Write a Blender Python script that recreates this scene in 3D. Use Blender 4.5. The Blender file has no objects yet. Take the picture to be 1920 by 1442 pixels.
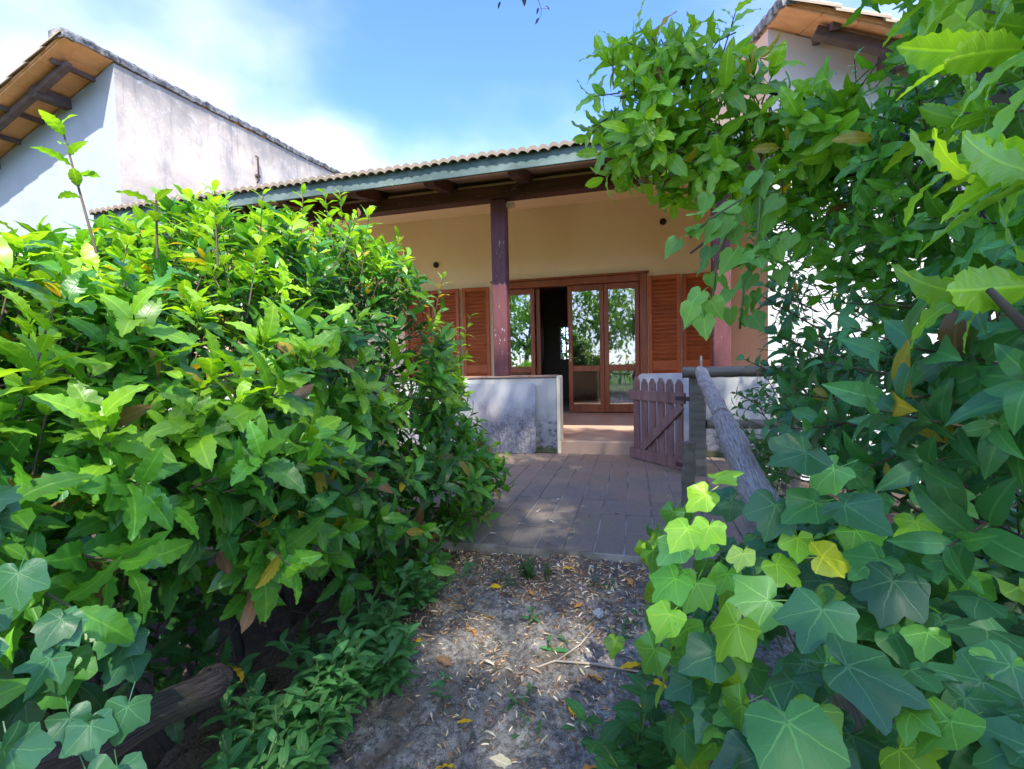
import bpy, bmesh, math, random
import numpy as np
from mathutils import Vector, Matrix, noise as mnoise

# ------------------------------------------------------------------ scene, camera, light
S = bpy.context.scene
COL = S.collection
rng = np.random.default_rng(11)
random.seed(5)
rad = math.radians

CAM = np.array([0.0, 0.0, 1.0])
FPX = 876.0                                   # focal length in pixels of the 1920 wide photograph
def camera_axes(yaw=14.7, pitch=2.4, roll=1.3):
    y, p, r = np.radians([yaw, pitch, roll])
    F = np.array([-np.sin(y)*np.cos(p), np.cos(y)*np.cos(p), -np.sin(p)])
    R0 = np.array([np.cos(y), np.sin(y), 0.0]); U0 = np.cross(R0, F)
    return np.cos(r)*R0-np.sin(r)*U0, np.sin(r)*R0+np.cos(r)*U0, F
CR, CU, CF = camera_axes()
cd = bpy.data.cameras.new('camera'); cam = bpy.data.objects.new('camera', cd); COL.objects.link(cam)
cd.sensor_width = 36.0; cd.lens = 36.0*FPX/1920.0; cd.clip_start = 0.02; cd.clip_end = 900.0
cam.matrix_world = Matrix(((CR[0], CU[0], -CF[0], CAM[0]), (CR[1], CU[1], -CF[1], CAM[1]),
                           (CR[2], CU[2], -CF[2], CAM[2]), (0, 0, 0, 1)))
S.camera = cam

SUN = Vector((0.36, -0.75, 1.0)).normalized()            # direction towards the sun
sl = bpy.data.lights.new('sun', 'SUN'); so = bpy.data.objects.new('sun', sl); COL.objects.link(so)
sl.energy = 2.1; sl.angle = rad(0.6); sl.color = (1.0, 0.95, 0.86)
so.rotation_euler = SUN.to_track_quat('Z', 'Y').to_euler()
so.location = (6, -12, 20)

W = bpy.data.worlds.new('World'); S.world = W; W.use_nodes = True
wn = W.node_tree; wn.nodes.clear()
def wnode(t, **k):
    n = wn.nodes.new(t)
    for a, b in k.items(): setattr(n, a, b)
    return n
sky = wnode('ShaderNodeTexSky', sky_type='NISHITA', sun_disc=False)
sky.sun_elevation = math.asin(SUN.z); sky.sun_rotation = math.atan2(SUN.x, SUN.y)
sky.air_density = 1.0; sky.dust_density = 0.15; sky.ozone_density = 2.5; sky.altitude = 900
tc = wnode('ShaderNodeTexCoord')
mp = wnode('ShaderNodeMapping'); mp.inputs['Scale'].default_value = (1.0, 1.0, 1.9); mp.inputs['Location'].default_value = (29.54, 28.37, 9.93)
nz = wnode('ShaderNodeTexNoise'); nz.inputs['Scale'].default_value = 1.1; nz.inputs['Detail'].default_value = 6.0
nz.inputs['Roughness'].default_value = 0.45; nz.inputs['Distortion'].default_value = 0.2
cr = wnode('ShaderNodeValToRGB'); cr.color_ramp.elements[0].position = 0.44; cr.color_ramp.elements[1].position = 0.70
cr.color_ramp.elements[1].color = (0.70, 0.70, 0.70, 1); cr.color_ramp.interpolation = 'EASE'
mx = wnode('ShaderNodeMix', data_type='RGBA'); mx.inputs['B'].default_value = (4.5, 4.35, 4.1, 1)
bg = wnode('ShaderNodeBackground'); bg.inputs['Strength'].default_value = 0.15
wo = wnode('ShaderNodeOutputWorld')
wl = wn.links.new
wl(tc.outputs['Generated'], mp.inputs['Vector']); wl(mp.outputs['Vector'], nz.inputs['Vector'])
wl(nz.outputs['Fac'], cr.inputs['Fac']); wl(cr.outputs['Color'], mx.inputs['Factor'])
hs = wnode('ShaderNodeHueSaturation'); hs.inputs['Saturation'].default_value = 1.1; hs.inputs['Value'].default_value = 1.0
tn = wnode('ShaderNodeMix', data_type='RGBA', blend_type='MULTIPLY'); tn.inputs['Factor'].default_value = 1.0; tn.inputs['B'].default_value = (0.60, 0.64, 0.95, 1)
wl(sky.outputs['Color'], hs.inputs['Color']); wl(hs.outputs['Color'], tn.inputs['A']); wl(tn.outputs['Result'], mx.inputs['A']); wl(mx.outputs['Result'], bg.inputs['Color']); wl(bg.outputs['Background'], wo.inputs['Surface'])

S.view_settings.view_transform = 'Standard'; S.view_settings.look = 'None'
S.view_settings.gamma = 1.0; S.view_settings.use_curve_mapping = False
S.view_settings.exposure = 2.2
S.render.engine = 'CYCLES'
S.cycles.use_denoising = True
S.cycles.max_bounces = 8; S.cycles.diffuse_bounces = 5; S.cycles.glossy_bounces = 3
S.cycles.transmission_bounces = 5; S.cycles.transparent_max_bounces = 8
S.cycles.caustics_reflective = False; S.cycles.caustics_refractive = False
S.cycles.sample_clamp_indirect = 6.0

# ------------------------------------------------------------------ materials
class N:
    """tiny wrapper to write shader nodes"""
    def __init__(s, name):
        s.m = bpy.data.materials.new(name); s.m.use_nodes = True; s.t = s.m.node_tree; s.t.nodes.clear()
        s.out = s.t.nodes.new('ShaderNodeOutputMaterial')
    def n(s, t, props=None, **ins):
        k = s.t.nodes.new(t)
        for a, b in (props or {}).items(): setattr(k, a, b)
        for a, b in ins.items():
            i = k.inputs[int(a[1:])] if a[0] == '_' and a[1:].isdigit() else k.inputs[a.replace('_', ' ')]
            s.put(i, b)
        return k
    def put(s, i, b):
        if isinstance(b, bpy.types.NodeSocket): s.t.links.new(b, i)
        elif isinstance(b, bpy.types.Node): s.t.links.new(b.outputs[0], i)
        else:
            if i.type == 'RGBA' and len(b) == 3: b = (*b, 1)
            i.default_value = b
    def math(s, op, a, b=0.0, c=None, clamp=False):
        k = s.n('ShaderNodeMath', {'operation': op, 'use_clamp': clamp}, _0=a, _1=b)
        if c is not None: s.put(k.inputs[2], c)
        return k.outputs[0]
    def ramp(s, fac, lo, hi, inv=False):
        return s.n('ShaderNodeMapRange', {'interpolation_type': 'SMOOTHSTEP'}, Value=fac, From_Min=lo, From_Max=hi,
                   To_Min=1.0 if inv else 0.0, To_Max=0.0 if inv else 1.0).outputs[0]
    def mix(s, f, a, b, mode='MIX'):
        k = s.n('ShaderNodeMix', {'data_type': 'RGBA', 'blend_type': mode})
        s.put(k.inputs['Factor'], f); s.put(k.inputs['A'], a); s.put(k.inputs['B'], b)
        return k.outputs['Result']
    def pos(s): return s.n('ShaderNodeNewGeometry').outputs['Position']
    def noise(s, scale, detail=4.0, rough=0.55, vec=None, stretch=None, dist=0.0):
        v = vec if vec is not None else s.pos()
        if stretch: v = s.n('ShaderNodeMapping', None, Vector=v, Scale=stretch).outputs[0]
        return s.n('ShaderNodeTexNoise', None, Vector=v, Scale=scale, Detail=detail, Roughness=rough, Distortion=dist).outputs['Fac']
    def bump(s, h, strength=0.3, dist=0.01):
        return s.n('ShaderNodeBump', None, Height=h, Strength=strength, Distance=dist).outputs[0]
    def bsdf(s, col, rough=0.7, normal=None, spec=0.4, **kw):
        b = s.n('ShaderNodeBsdfPrincipled', None, Base_Color=col, Roughness=rough)
        b.inputs['Specular IOR Level'].default_value = spec
        for a, c in kw.items(): s.put(b.inputs[a.replace('_', ' ')], c)
        if normal is not None: s.put(b.inputs['Normal'], normal)
        return b
    def end(s, sh):
        s.t.links.new(sh if isinstance(sh, bpy.types.NodeSocket) else sh.outputs[0], s.out.inputs['Surface'])
        return s.m

def wood(name, c1, c2, stretch, grain=18.0, rough=0.6, wear=None, spec=0.35):
    s = N(name)
    g = s.noise(grain, 5, 0.6, stretch=stretch, dist=0.4)
    big = s.noise(2.3, 3)
    c = s.mix(s.ramp(g, 0.3, 0.72), c1, c2)
    c = s.mix(s.math('MULTIPLY', s.ramp(big, 0.35, 0.75), 0.45), c, tuple(0.6*x for x in c1))
    if wear:
        w = s.math('MULTIPLY', s.ramp(s.noise(38, 5, 0.7, stretch=tuple(0.25 if v < 1 else 1 for v in stretch)), 0.60, 0.66),
                   s.ramp(s.noise(3.1, 2), 0.40, 0.58))
        c = s.mix(w, c, wear)
    return s.end(s.bsdf(c, rough, s.bump(g, 0.25, 0.004), spec))

def plaster(name, base, stain, amount=0.5, dirt=(0.18, 0.17, 0.16), dirt_amt=0.0, rough=0.9, scale=1.3):
    s = N(name)
    a = s.noise(scale, 6, 0.62, dist=0.5); fine = s.noise(60, 4, 0.6)
    c = s.mix(s.math('MULTIPLY', s.ramp(a, 0.42, 0.7), amount), base, stain)
    if dirt_amt:
        d = s.math('MULTIPLY', s.ramp(s.noise(scale*2.1, 7, 0.68, stretch=(1, 1, 0.55)), 0.50, 0.72), dirt_amt)
        c = s.mix(d, c, dirt)
    c = s.mix(s.math('MULTIPLY', s.ramp(fine, 0.35, 0.7), 0.12), c, stain)
    return s.end(s.bsdf(c, rough, s.bump(s.math('ADD', fine, s.math('MULTIPLY', a, 0.5)), 0.12, 0.006), 0.25))

M = {}
M['cream'] = plaster('cream_plaster', (0.88, 0.78, 0.54), (0.80, 0.67, 0.43), 0.8, scale=0.7)
M['ceiling'] = plaster('veranda_ceiling', (0.62, 0.48, 0.30), (0.56, 0.42, 0.25), 0.5)
M['soffit'] = plaster('pink_soffit', (0.80, 0.58, 0.46), (0.70, 0.48, 0.37), 0.6)
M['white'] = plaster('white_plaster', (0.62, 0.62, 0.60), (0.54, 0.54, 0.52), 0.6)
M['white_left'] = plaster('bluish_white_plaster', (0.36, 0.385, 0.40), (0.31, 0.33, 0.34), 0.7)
M['apricot'] = plaster('apricot_plaster', (0.66, 0.42, 0.26), (0.60, 0.40, 0.26), 0.5, (0.35, 0.28, 0.24), 0.25)
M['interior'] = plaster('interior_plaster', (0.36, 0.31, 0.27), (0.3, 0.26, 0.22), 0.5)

def weathered_wall():
    s = N('weathered_plaster')
    p = s.pos()
    a = s.noise(0.75, 6, 0.6, dist=0.7); b = s.noise(2.6, 7, 0.7, stretch=(1, 1, 0.5)); f = s.noise(34, 5, 0.65)
    c = s.mix(s.ramp(a, 0.40, 0.66), (0.68, 0.57, 0.43), (0.47, 0.41, 0.33))
    c = s.mix(s.math('MULTIPLY', s.ramp(b, 0.50, 0.68), 0.6), c, (0.27, 0.26, 0.25))
    z = s.n('ShaderNodeSeparateXYZ', None, Vector=p)
    up = s.math('SUBTRACT', z.outputs['Z'], s.math('MULTIPLY', z.outputs['Y'], 0.078))       # distance below the sloping top
    band = s.math('ADD', up, s.math('MULTIPLY', s.math('SUBTRACT', s.noise(1.7, 6, 0.7), 0.5), 1.5))
    c = s.mix(s.math('MULTIPLY', s.ramp(band, 4.85, 5.75), 0.75), c, (0.19, 0.18, 0.165))
    drip = s.noise(3.4, 7, 0.72, stretch=(1, 3.0, 0.14))
    c = s.mix(s.math('MULTIPLY', s.ramp(drip, 0.54, 0.66), s.math('MULTIPLY', s.ramp(up, 4.0, 5.6), 0.6)), c, (0.20, 0.185, 0.165))
    c = s.mix(s.math('MULTIPLY', s.ramp(s.noise(6, 7, 0.75), 0.54, 0.62), 0.35), c, (0.72, 0.68, 0.60))
    c = s.mix(s.math('MULTIPLY', s.ramp(f, 0.4, 0.7), 0.25), c, (0.34, 0.32, 0.3))
    return s.end(s.bsdf(c, 0.92, s.bump(s.math('ADD', f, b), 0.3, 0.012), 0.2))
M['weathered'] = weathered_wall()

def lichen_cap():
    s = N('mossy_mortar')
    a = s.noise(9, 6, 0.7); b = s.noise(3, 4)
    c = s.mix(s.ramp(a, 0.38, 0.62), (0.075, 0.074, 0.072), (0.33, 0.32, 0.29))
    c = s.mix(s.math('MULTIPLY', s.ramp(b, 0.5, 0.7), 0.6), c, (0.15, 0.145, 0.14))
    return s.end(s.bsdf(c, 0.95, s.bump(a, 0.6, 0.02), 0.2))
M['cap'] = lichen_cap()

def tile_mat(name, c1, c2, moss, amt):
    s = N(name)
    oi = s.n('ShaderNodeObjectInfo').outputs['Random']
    a = s.noise(6, 5, 0.65); b = s.noise(40, 4)
    c = s.mix(s.ramp(a, 0.35, 0.65), c1, c2)
    c = s.mix(s.math('MULTIPLY', oi, 0.4), c, tuple(0.7*x for x in c1))
    c = s.mix(s.math('MULTIPLY', s.ramp(s.noise(14, 5, 0.7), 0.5, 0.66), amt), c, moss)
    return s.end(s.bsdf(c, 0.88, s.bump(b, 0.25, 0.004), 0.25))
M['roof_tile'] = tile_mat('roof_tile_clay', (0.42, 0.31, 0.22), (0.34, 0.28, 0.21), (0.30, 0.29, 0.20), 0.55)
M['soffit_board'] = tile_mat('orange_soffit', (0.66, 0.33, 0.13), (0.56, 0.26, 0.10), (0.60, 0.38, 0.2), 0.35)
M['wood_dark'] = wood('dark_brown_timber', (0.075, 0.030, 0.022), (0.125, 0.052, 0.036), (0.12, 1, 1), wear=(0.2, 0.12, 0.1))
M['wood_post'] = wood('maroon_post_paint', (0.105, 0.032, 0.034), (0.145, 0.05, 0.052), (1, 1, 0.12), wear=(0.48, 0.42, 0.40))
M['wood_gate'] = wood('faded_maroon_paint', (0.20, 0.10, 0.082), (0.29, 0.165, 0.14), (1, 1, 0.14), wear=(0.34, 0.26, 0.25), rough=0.8)
M['wood_door'] = wood('varnished_mahogany', (0.24, 0.065, 0.022), (0.35, 0.105, 0.036), (1, 1, 0.1), rough=0.38, spec=0.5)
M['wood_shutter'] = wood('orange_brown_shutter', (0.42, 0.098, 0.020), (0.52, 0.14, 0.03), (0.14, 1, 0.4), rough=0.45, spec=0.45)
M['wood_grey'] = wood('weathered_grey_timber', (0.14, 0.12, 0.085), (0.24, 0.21, 0.155), (0.15, 1, 1), rough=0.9)
M['wood_beam'] = wood('purlin_timber', (0.085, 0.055, 0.045), (0.14, 0.095, 0.08), (0.3, 0.3, 0.6), rough=0.85)

def fascia_mat():
    s = N('lichen_fascia')
    a = s.noise(3.2, 5, 0.6, stretch=(0.7, 1, 1.2)); y = s.noise(17, 5, 0.7); k = s.noise(2.1, 2)
    c = s.mix(s.ramp(a, 0.35, 0.68), (0.075, 0.115, 0.105), (0.15, 0.20, 0.18))
    c = s.mix(s.math('MULTIPLY', s.ramp(s.noise(7, 6, 0.7), 0.52, 0.7), 0.6), c, (0.08, 0.09, 0.075))
    c = s.mix(s.math('MULTIPLY', s.ramp(y, 0.60, 0.68), s.ramp(k, 0.45, 0.6)), c, (0.34, 0.34, 0.12))
    return s.end(s.bsdf(c, 0.85, s.bump(y, 0.3, 0.004), 0.25))
M['fascia'] = fascia_mat()

def log_mat():
    s = N('weathered_bark_log')
    tcx = s.n('ShaderNodeTexCoord').outputs['UV']
    g = s.noise(7, 6, 0.65, vec=s.n('ShaderNodeMapping', None, Vector=tcx, Scale=(9.0, 1.3, 1)).outputs[0], dist=0.5)
    cr_ = s.noise(6, 4, 0.7, vec=s.n('ShaderNodeMapping', None, Vector=tcx, Scale=(5.0, 1.5, 1)).outputs[0], dist=0.9)
    c = s.mix(s.ramp(g, 0.32, 0.66), (0.25, 0.21, 0.17), (0.60, 0.53, 0.46))
    c = s.mix(s.math('MULTIPLY', s.ramp(s.noise(11, 3), 0.52, 0.66), 0.5), c, (0.30, 0.235, 0.19))
    dark = s.ramp(cr_, 0.64, 0.69)
    c = s.mix(dark, c, (0.035, 0.03, 0.027))
    return s.end(s.bsdf(c, 0.9, s.bump(s.math('SUBTRACT', g, dark), 0.7, 0.012), 0.2))
M['log'] = log_mat()

def board_mat(name, z0, z1, warm):
    s = N(name)
    z = s.n('ShaderNodeSeparateXYZ', None, Vector=s.pos()).outputs['Z']
    edge = s.math('ADD', z, s.math('MULTIPLY', s.math('SUBTRACT', s.noise(3.2, 6, 0.7), 0.5), 0.42))
    sp = s.noise(52, 5, 0.8); sp2 = s.noise(26, 5, 0.7, stretch=(1, 1, 0.6))
    c = s.mix(s.ramp(s.noise(2.2, 5), 0.4, 0.7), (0.41, 0.42, 0.425), (0.33, 0.335, 0.335))
    low = s.ramp(edge, z0, z1, inv=True)
    grime = s.math('MULTIPLY', low, s.ramp(s.math('ADD', s.math('MULTIPLY', sp, 0.6), s.math('MULTIPLY', sp2, 0.5)), 0.50, 0.60))
    c = s.mix(s.math('MULTIPLY', low, 0.62), c, (0.17, 0.165, 0.18))
    c = s.mix(s.math('MULTIPLY', grime, 0.75), c, (0.075, 0.07, 0.08))
    c = s.mix(s.math('MULTIPLY', low, s.ramp(s.noise(48, 3, 0.6, stretch=(1, 1, 0.7)), 0.66, 0.71)), c, (0.5, 0.5, 0.52))
    c = s.mix(s.math('MULTIPLY', s.ramp(s.noise(1.9, 3), 0.5, 0.7), warm), c, (0.45, 0.36, 0.33))
    return s.end(s.bsdf(c, 0.85, s.bump(sp, 0.2, 0.003), 0.3))
M['board'] = board_mat('mouldy_cement_sheet', 0.34, 0.62, 0.25)
M['board2'] = board_mat('pale_cement_sheet', -0.2, 0.3, 0.3)

def lowwall_mat():
    s = N('flaking_low_wall')
    p = s.n('ShaderNodeSeparateXYZ', None, Vector=s.pos())
    edge = s.math('ADD', p.outputs['Z'], s.math('MULTIPLY', s.math('SUBTRACT', s.noise(5, 6, 0.7), 0.5), 0.55))
    c = s.mix(s.ramp(s.noise(4, 5), 0.4, 0.7), (0.46, 0.455, 0.41), (0.38, 0.375, 0.34))
    low = s.ramp(edge, 0.2, 0.45, inv=True)
    c = s.mix(s.math('MULTIPLY', low, 0.8), c, (0.24, 0.235, 0.24))
    c = s.mix(s.math('MULTIPLY', low, s.ramp(s.noise(16, 5, 0.7), 0.5, 0.58)), c, (0.10, 0.10, 0.105))
    moss = s.ramp(s.math('ADD', p.outputs['Z'], s.math('MULTIPLY', s.noise(14, 4), 0.12)), 0.10, 0.16, inv=True)
    c = s.mix(s.math('MULTIPLY', moss, 0.85), c, (0.06, 0.075, 0.02))
    return s.end(s.bsdf(c, 0.9, s.bump(s.math('ADD', s.noise(22, 5, 0.7), edge), 0.3, 0.01), 0.2))
M['lowwall'] = lowwall_mat()
M['coping'] = tile_mat('coping_clay', (0.42, 0.24, 0.17), (0.36, 0.25, 0.18), (0.36, 0.33, 0.22), 0.4)

def paving_mat():
    s = N('dirty_terracotta')
    oi = s.n('ShaderNodeObjectInfo').outputs['Random']
    y = s.n('ShaderNodeSeparateXYZ', None, Vector=s.pos()).outputs['Y']
    c = s.mix(oi, (0.33, 0.225, 0.14), (0.42, 0.29, 0.195))
    a = s.noise(1.15, 6, 0.62, dist=0.6)
    grey = s.math('ADD', a, s.n('ShaderNodeMapRange', None, Value=y, From_Min=2.4, From_Max=4.6, To_Min=0.26, To_Max=-0.10).outputs[0])
    c = s.mix(s.math('MULTIPLY', s.ramp(grey, 0.42, 0.66), 0.88), c, (0.235, 0.21, 0.165))
    c = s.mix(s.math('MULTIPLY', s.ramp(s.noise(2.3, 5, 0.6), 0.5, 0.7), 0.55), c, (0.27, 0.235, 0.14))
    c = s.mix(s.math('MULTIPLY', s.ramp(s.noise(30, 5, 0.7), 0.42, 0.7), 0.35), c, (0.09, 0.085, 0.08))
    c = s.mix(s.math('MULTIPLY', s.math('MULTIPLY', oi, oi), 0.25), c, (0.06, 0.06, 0.065))
    return s.end(s.bsdf(c, s.n('ShaderNodeMapRange', None, Value=a, To_Min=0.45, To_Max=0.75).outputs[0], s.bump(s.noise(55, 5, 0.6), 0.2, 0.004), 0.4))
M['paving'] = paving_mat()
def grout_mat():
    s = N('pale_grout')
    c = s.mix(s.ramp(s.noise(4, 5), 0.35, 0.65), (0.46, 0.43, 0.38), (0.20, 0.185, 0.14))
    return s.end(s.bsdf(c, 0.95, s.bump(s.noise(60, 3), 0.3, 0.004), 0.2))
M['grout'] = grout_mat()
def floor_mat():
    s = N('pink_veranda_tile')
    y = s.n('ShaderNodeSeparateXYZ', None, Vector=s.pos()).outputs['Y']
    c = s.mix(s.ramp(s.noise(1.4, 5), 0.35, 0.7), (0.56, 0.37, 0.27), (0.52, 0.34, 0.25))
    e = s.ramp(s.math('ADD', y, s.math('MULTIPLY', s.noise(4, 5), 0.5)), 5.5, 5.85, inv=True)
    c = s.mix(s.math('MULTIPLY', e, 0.6), c, (0.33, 0.235, 0.155))
    return s.end(s.bsdf(c, 0.5, s.bump(s.noise(30, 3), 0.06, 0.003), 0.4))
M['floor'] = floor_mat()

def path_mat():
    s = N('rough_lichen_stone')
    a = s.noise(2.4, 6, 0.65, dist=0.5); b = s.noise(30, 8, 0.8); f = s.noise(150, 5, 0.75); l = s.noise(13, 8, 0.8, dist=0.4)
    c = s.mix(s.ramp(b, 0.42, 0.58), (0.14, 0.128, 0.108), (0.41, 0.38, 0.325))
    c = s.mix(s.math('MULTIPLY', s.ramp(l, 0.52, 0.58), s.ramp(f, 0.40, 0.56)), c, (0.64, 0.60, 0.52))
    c = s.mix(s.math('MULTIPLY', s.ramp(f, 0.54, 0.64), 0.7), c, (0.035, 0.034, 0.035))
    c = s.mix(s.math('MULTIPLY', s.ramp(s.math('ADD', a, s.math('MULTIPLY', s.math('SUBTRACT', b, 0.5), 0.5)), 0.54, 0.62), 0.65), c, (0.22, 0.17, 0.12))
    moss = s.math('MULTIPLY', s.ramp(s.noise(6.5, 8, 0.75), 0.57, 0.64), 0.7)
    c = s.mix(moss, c, (0.085, 0.08, 0.03))
    y = s.n('ShaderNodeSeparateXYZ', None, Vector=s.pos()).outputs['Y']
    soil = s.math('MULTIPLY', s.ramp(s.math('ADD', y, s.math('MULTIPLY', s.math('SUBTRACT', l, 0.5), 1.6)), 2.1, 2.45), 0.8)
    xx = s.n('ShaderNodeSeparateXYZ', None, Vector=s.pos()).outputs['X']
    soil = s.math('MAXIMUM', soil, s.ramp(s.math('ADD', xx, s.math('MULTIPLY', s.math('SUBTRACT', l, 0.5), 0.5)), -1.0, -0.84, inv=True))
    c = s.mix(soil, c, s.mix(s.ramp(f, 0.4, 0.6), (0.085, 0.062, 0.045), (0.21, 0.155, 0.11)))
    return s.end(s.bsdf(c, 0.92, s.bump(s.math('ADD', b, s.math('MULTIPLY', f, 0.5)), 0.9, 0.012), 0.25))
M['path'] = path_mat()
def soil_mat():
    s = N('shaded_soil')
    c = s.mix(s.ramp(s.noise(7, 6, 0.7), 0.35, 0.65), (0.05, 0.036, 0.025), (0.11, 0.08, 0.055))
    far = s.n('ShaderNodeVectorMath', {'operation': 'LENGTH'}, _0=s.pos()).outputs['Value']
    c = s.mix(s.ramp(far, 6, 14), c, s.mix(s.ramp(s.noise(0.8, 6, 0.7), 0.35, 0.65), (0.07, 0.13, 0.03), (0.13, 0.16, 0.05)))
    return s.end(s.bsdf(c, 0.95, s.bump(s.noise(40, 5, 0.7), 0.6, 0.02), 0.2))
M['soil'] = soil_mat()

def simple(name, col, rough=0.7, spec=0.4, **kw):
    s = N(name)
    c = s.mix(s.math('MULTIPLY', s.ramp(s.noise(14, 5, 0.6), 0.35, 0.68), 0.4), col, tuple(0.72*x for x in col))
    return s.end(s.bsdf(c, rough, None, spec, **kw))
M['iron'] = simple('rusty_iron', (0.07, 0.045, 0.035), 0.8)
M['hole'] = simple('dark_box', (0.03, 0.022, 0.02), 0.8)
M['brass'] = simple('brass', (0.5, 0.36, 0.14), 0.35, Metallic=0.9)
M['twig'] = simple('brown_twig', (0.14, 0.10, 0.07), 0.85)
M['twig_pale'] = simple('pale_dry_twig', (0.52, 0.43, 0.32), 0.85)
M['stem_green'] = simple('green_stem', (0.12, 0.19, 0.06), 0.6)
M['stem_purple'] = simple('purple_stem', (0.10, 0.05, 0.07), 0.6)
M['bark'] = simple('grey_bark', (0.10, 0.085, 0.07), 0.9)
M['fluff'] = simple('white_seed_fluff', (0.8, 0.8, 0.82), 0.95)
def curtain_mat():
    s = N('sheer_curtain')
    d = s.n('ShaderNodeBsdfDiffuse', None, Color=(0.62, 0.58, 0.5))
    t = s.n('ShaderNodeBsdfTransparent')
    k = s.n('ShaderNodeMixShader', None, _0=0.25, _1=d.outputs[0], _2=t.outputs[0])
    return s.end(k)
M['curtain'] = curtain_mat()
def glass_mat():
    s = N('door_glass')
    g = s.n('ShaderNodeBsdfGlossy', None, Color=(0.95, 0.97, 1.0), Roughness=0.015)
    t = s.n('ShaderNodeBsdfTransparent', None, Color=(0.86, 0.88, 0.87))
    f = s.math('MINIMUM', s.math('MULTIPLY', s.n('ShaderNodeFresnel', None, IOR=1.55).outputs[0], 4.2), 1.0)
    return s.end(s.n('ShaderNodeMixShader', None, _0=f, _1=t.outputs[0], _2=g.outputs[0]))
M['glass'] = glass_mat()

def leaf_mat(name, source, veins, rough=0.38, trans=0.34, spec=0.5):
    """source 'object' reads each leaf object's own colour, 'attr' the colour stored per leaf in a joined mesh"""
    s = N(name)
    if source == 'object': c = s.n('ShaderNodeObjectInfo').outputs['Color']
    else: c = s.n('ShaderNodeAttribute', {'attribute_name': 'tint'}).outputs['Color']
    c = s.mix(1.0, c, (1.16, 1.22, 1.05), 'MULTIPLY')
    uv = s.n('ShaderNodeSeparateXYZ', None, Vector=s.n('ShaderNodeTexCoord').outputs['UV'])
    u, v = uv.outputs['X'], uv.outputs['Y']
    if veins == 'pinnate':
        av = s.math('ABSOLUTE', v)
        mid = s.ramp(av, 0.008, 0.03, inv=True)
        fr = s.math('FRACT', s.math('MULTIPLY', s.math('SUBTRACT', u, s.math('MULTIPLY', av, 0.75)), 9.0))
        side = s.math('MULTIPLY', s.ramp(s.math('ABSOLUTE', s.math('SUBTRACT', fr, 0.5)), 0.0, 0.10, inv=True), 0.32)
        vein = s.math('MAXIMUM', mid, side)
        vc = 0.45
    else:
        wob = s.n('ShaderNodeTexNoise', None, Vector=s.n('ShaderNodeTexCoord').outputs['UV'], Scale=3.5, Detail=2.0).outputs['Color']
        wob = s.n('ShaderNodeSeparateXYZ', None, Vector=wob)
        v = s.math('ADD', v, s.math('MULTIPLY', s.math('SUBTRACT', wob.outputs[0], 0.5), 0.11))
        u = s.math('ADD', u, s.math('MULTIPLY', s.math('SUBTRACT', wob.outputs[1], 0.5), 0.08))
        vein = None
        for th in (0, 50, -50, 112, -112):
            a = math.radians(th)
            d = s.math('ABSOLUTE', s.math('SUBTRACT', s.math('MULTIPLY', u, math.sin(a)), s.math('MULTIPLY', v, math.cos(a))))
            f = s.math('ADD', s.math('MULTIPLY', u, math.cos(a)), s.math('MULTIPLY', v, math.sin(a)))
            wid = s.math('SUBTRACT', 0.015, s.math('MULTIPLY', f, 0.013))
            ln = s.math('MULTIPLY', s.ramp(s.math('DIVIDE', d, s.math('MAXIMUM', wid, 0.003)), 0.4, 1.2, inv=True), s.ramp(f, 0.0, 0.02))
            # side veins that leave each main vein
            fr = s.math('FRACT', s.math('MULTIPLY', s.math('SUBTRACT', f, s.math('MULTIPLY', d, 1.0)), 5.0))
            sd = s.math('MULTIPLY', s.ramp(s.math('ABSOLUTE', s.math('SUBTRACT', fr, 0.5)), 0.0, 0.07, inv=True),
                        s.math('MULTIPLY', s.ramp(d, 0.12, 0.2, inv=True), s.math('MULTIPLY', s.ramp(f, 0.05, 0.15), 0.22)))
            ln = s.math('MAXIMUM', ln, sd)
            vein = ln if vein is None else s.math('MAXIMUM', vein, ln)
        vc = 0.75
    light = s.mix(1.0, c, (1.9, 1.55, 1.6), 'MULTIPLY')
    light = s.mix(1.0, light, (0.03, 0.045, 0.012), 'ADD')
    blot = s.noise(22, 4, 0.6)
    c2 = s.mix(s.math('MULTIPLY', s.ramp(blot, 0.4, 0.7), 0.3), c, s.mix(1.0, c, (0.62, 0.72, 0.7), 'MULTIPLY'))
    c2 = s.mix(s.math('MULTIPLY', vein, vc), c2, light)
    nrm = s.bump(s.math('ADD', s.math('MULTIPLY', vein, -0.6), s.math('MULTIPLY', blot, 0.5)), 0.25, 0.004)
    spot = s.math('MULTIPLY', s.ramp(s.noise(75, 3, 0.6), 0.70, 0.74), s.ramp(s.noise(9, 2), 0.48, 0.6))
    c2 = s.mix(s.math('MULTIPLY', spot, 0.8), c2, (0.13, 0.08, 0.03))
    b = s.bsdf(c2, rough, nrm, spec)
    tcx = s.mix(1.0, c2, (2.0, 1.75, 0.55), 'MULTIPLY')
    t = s.n('ShaderNodeBsdfTranslucent', None, Color=tcx, Normal=nrm)
    return s.end(s.n('ShaderNodeMixShader', None, _0=trans, _1=b.outputs[0], _2=t.outputs[0]))
LM = {}
for k, ve, ro, tr in (('laurel', 'pinnate', 0.33, 0.36), ('privet', 'pinnate', 0.34, 0.25), ('ivy', 'palmate', 0.40, 0.26), ('herb', 'pinnate', 0.6, 0.34)):
    LM[k] = (leaf_mat(k+'_leaf', 'object', ve, ro, tr), leaf_mat(k+'_foliage', 'attr', ve, ro, tr))
LM['dry'] = (leaf_mat('dry_leaf', 'object', 'pinnate', 0.75, 0.12, 0.25), leaf_mat('dry_litter', 'attr', 'pinnate', 0.75, 0.12, 0.25))

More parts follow.
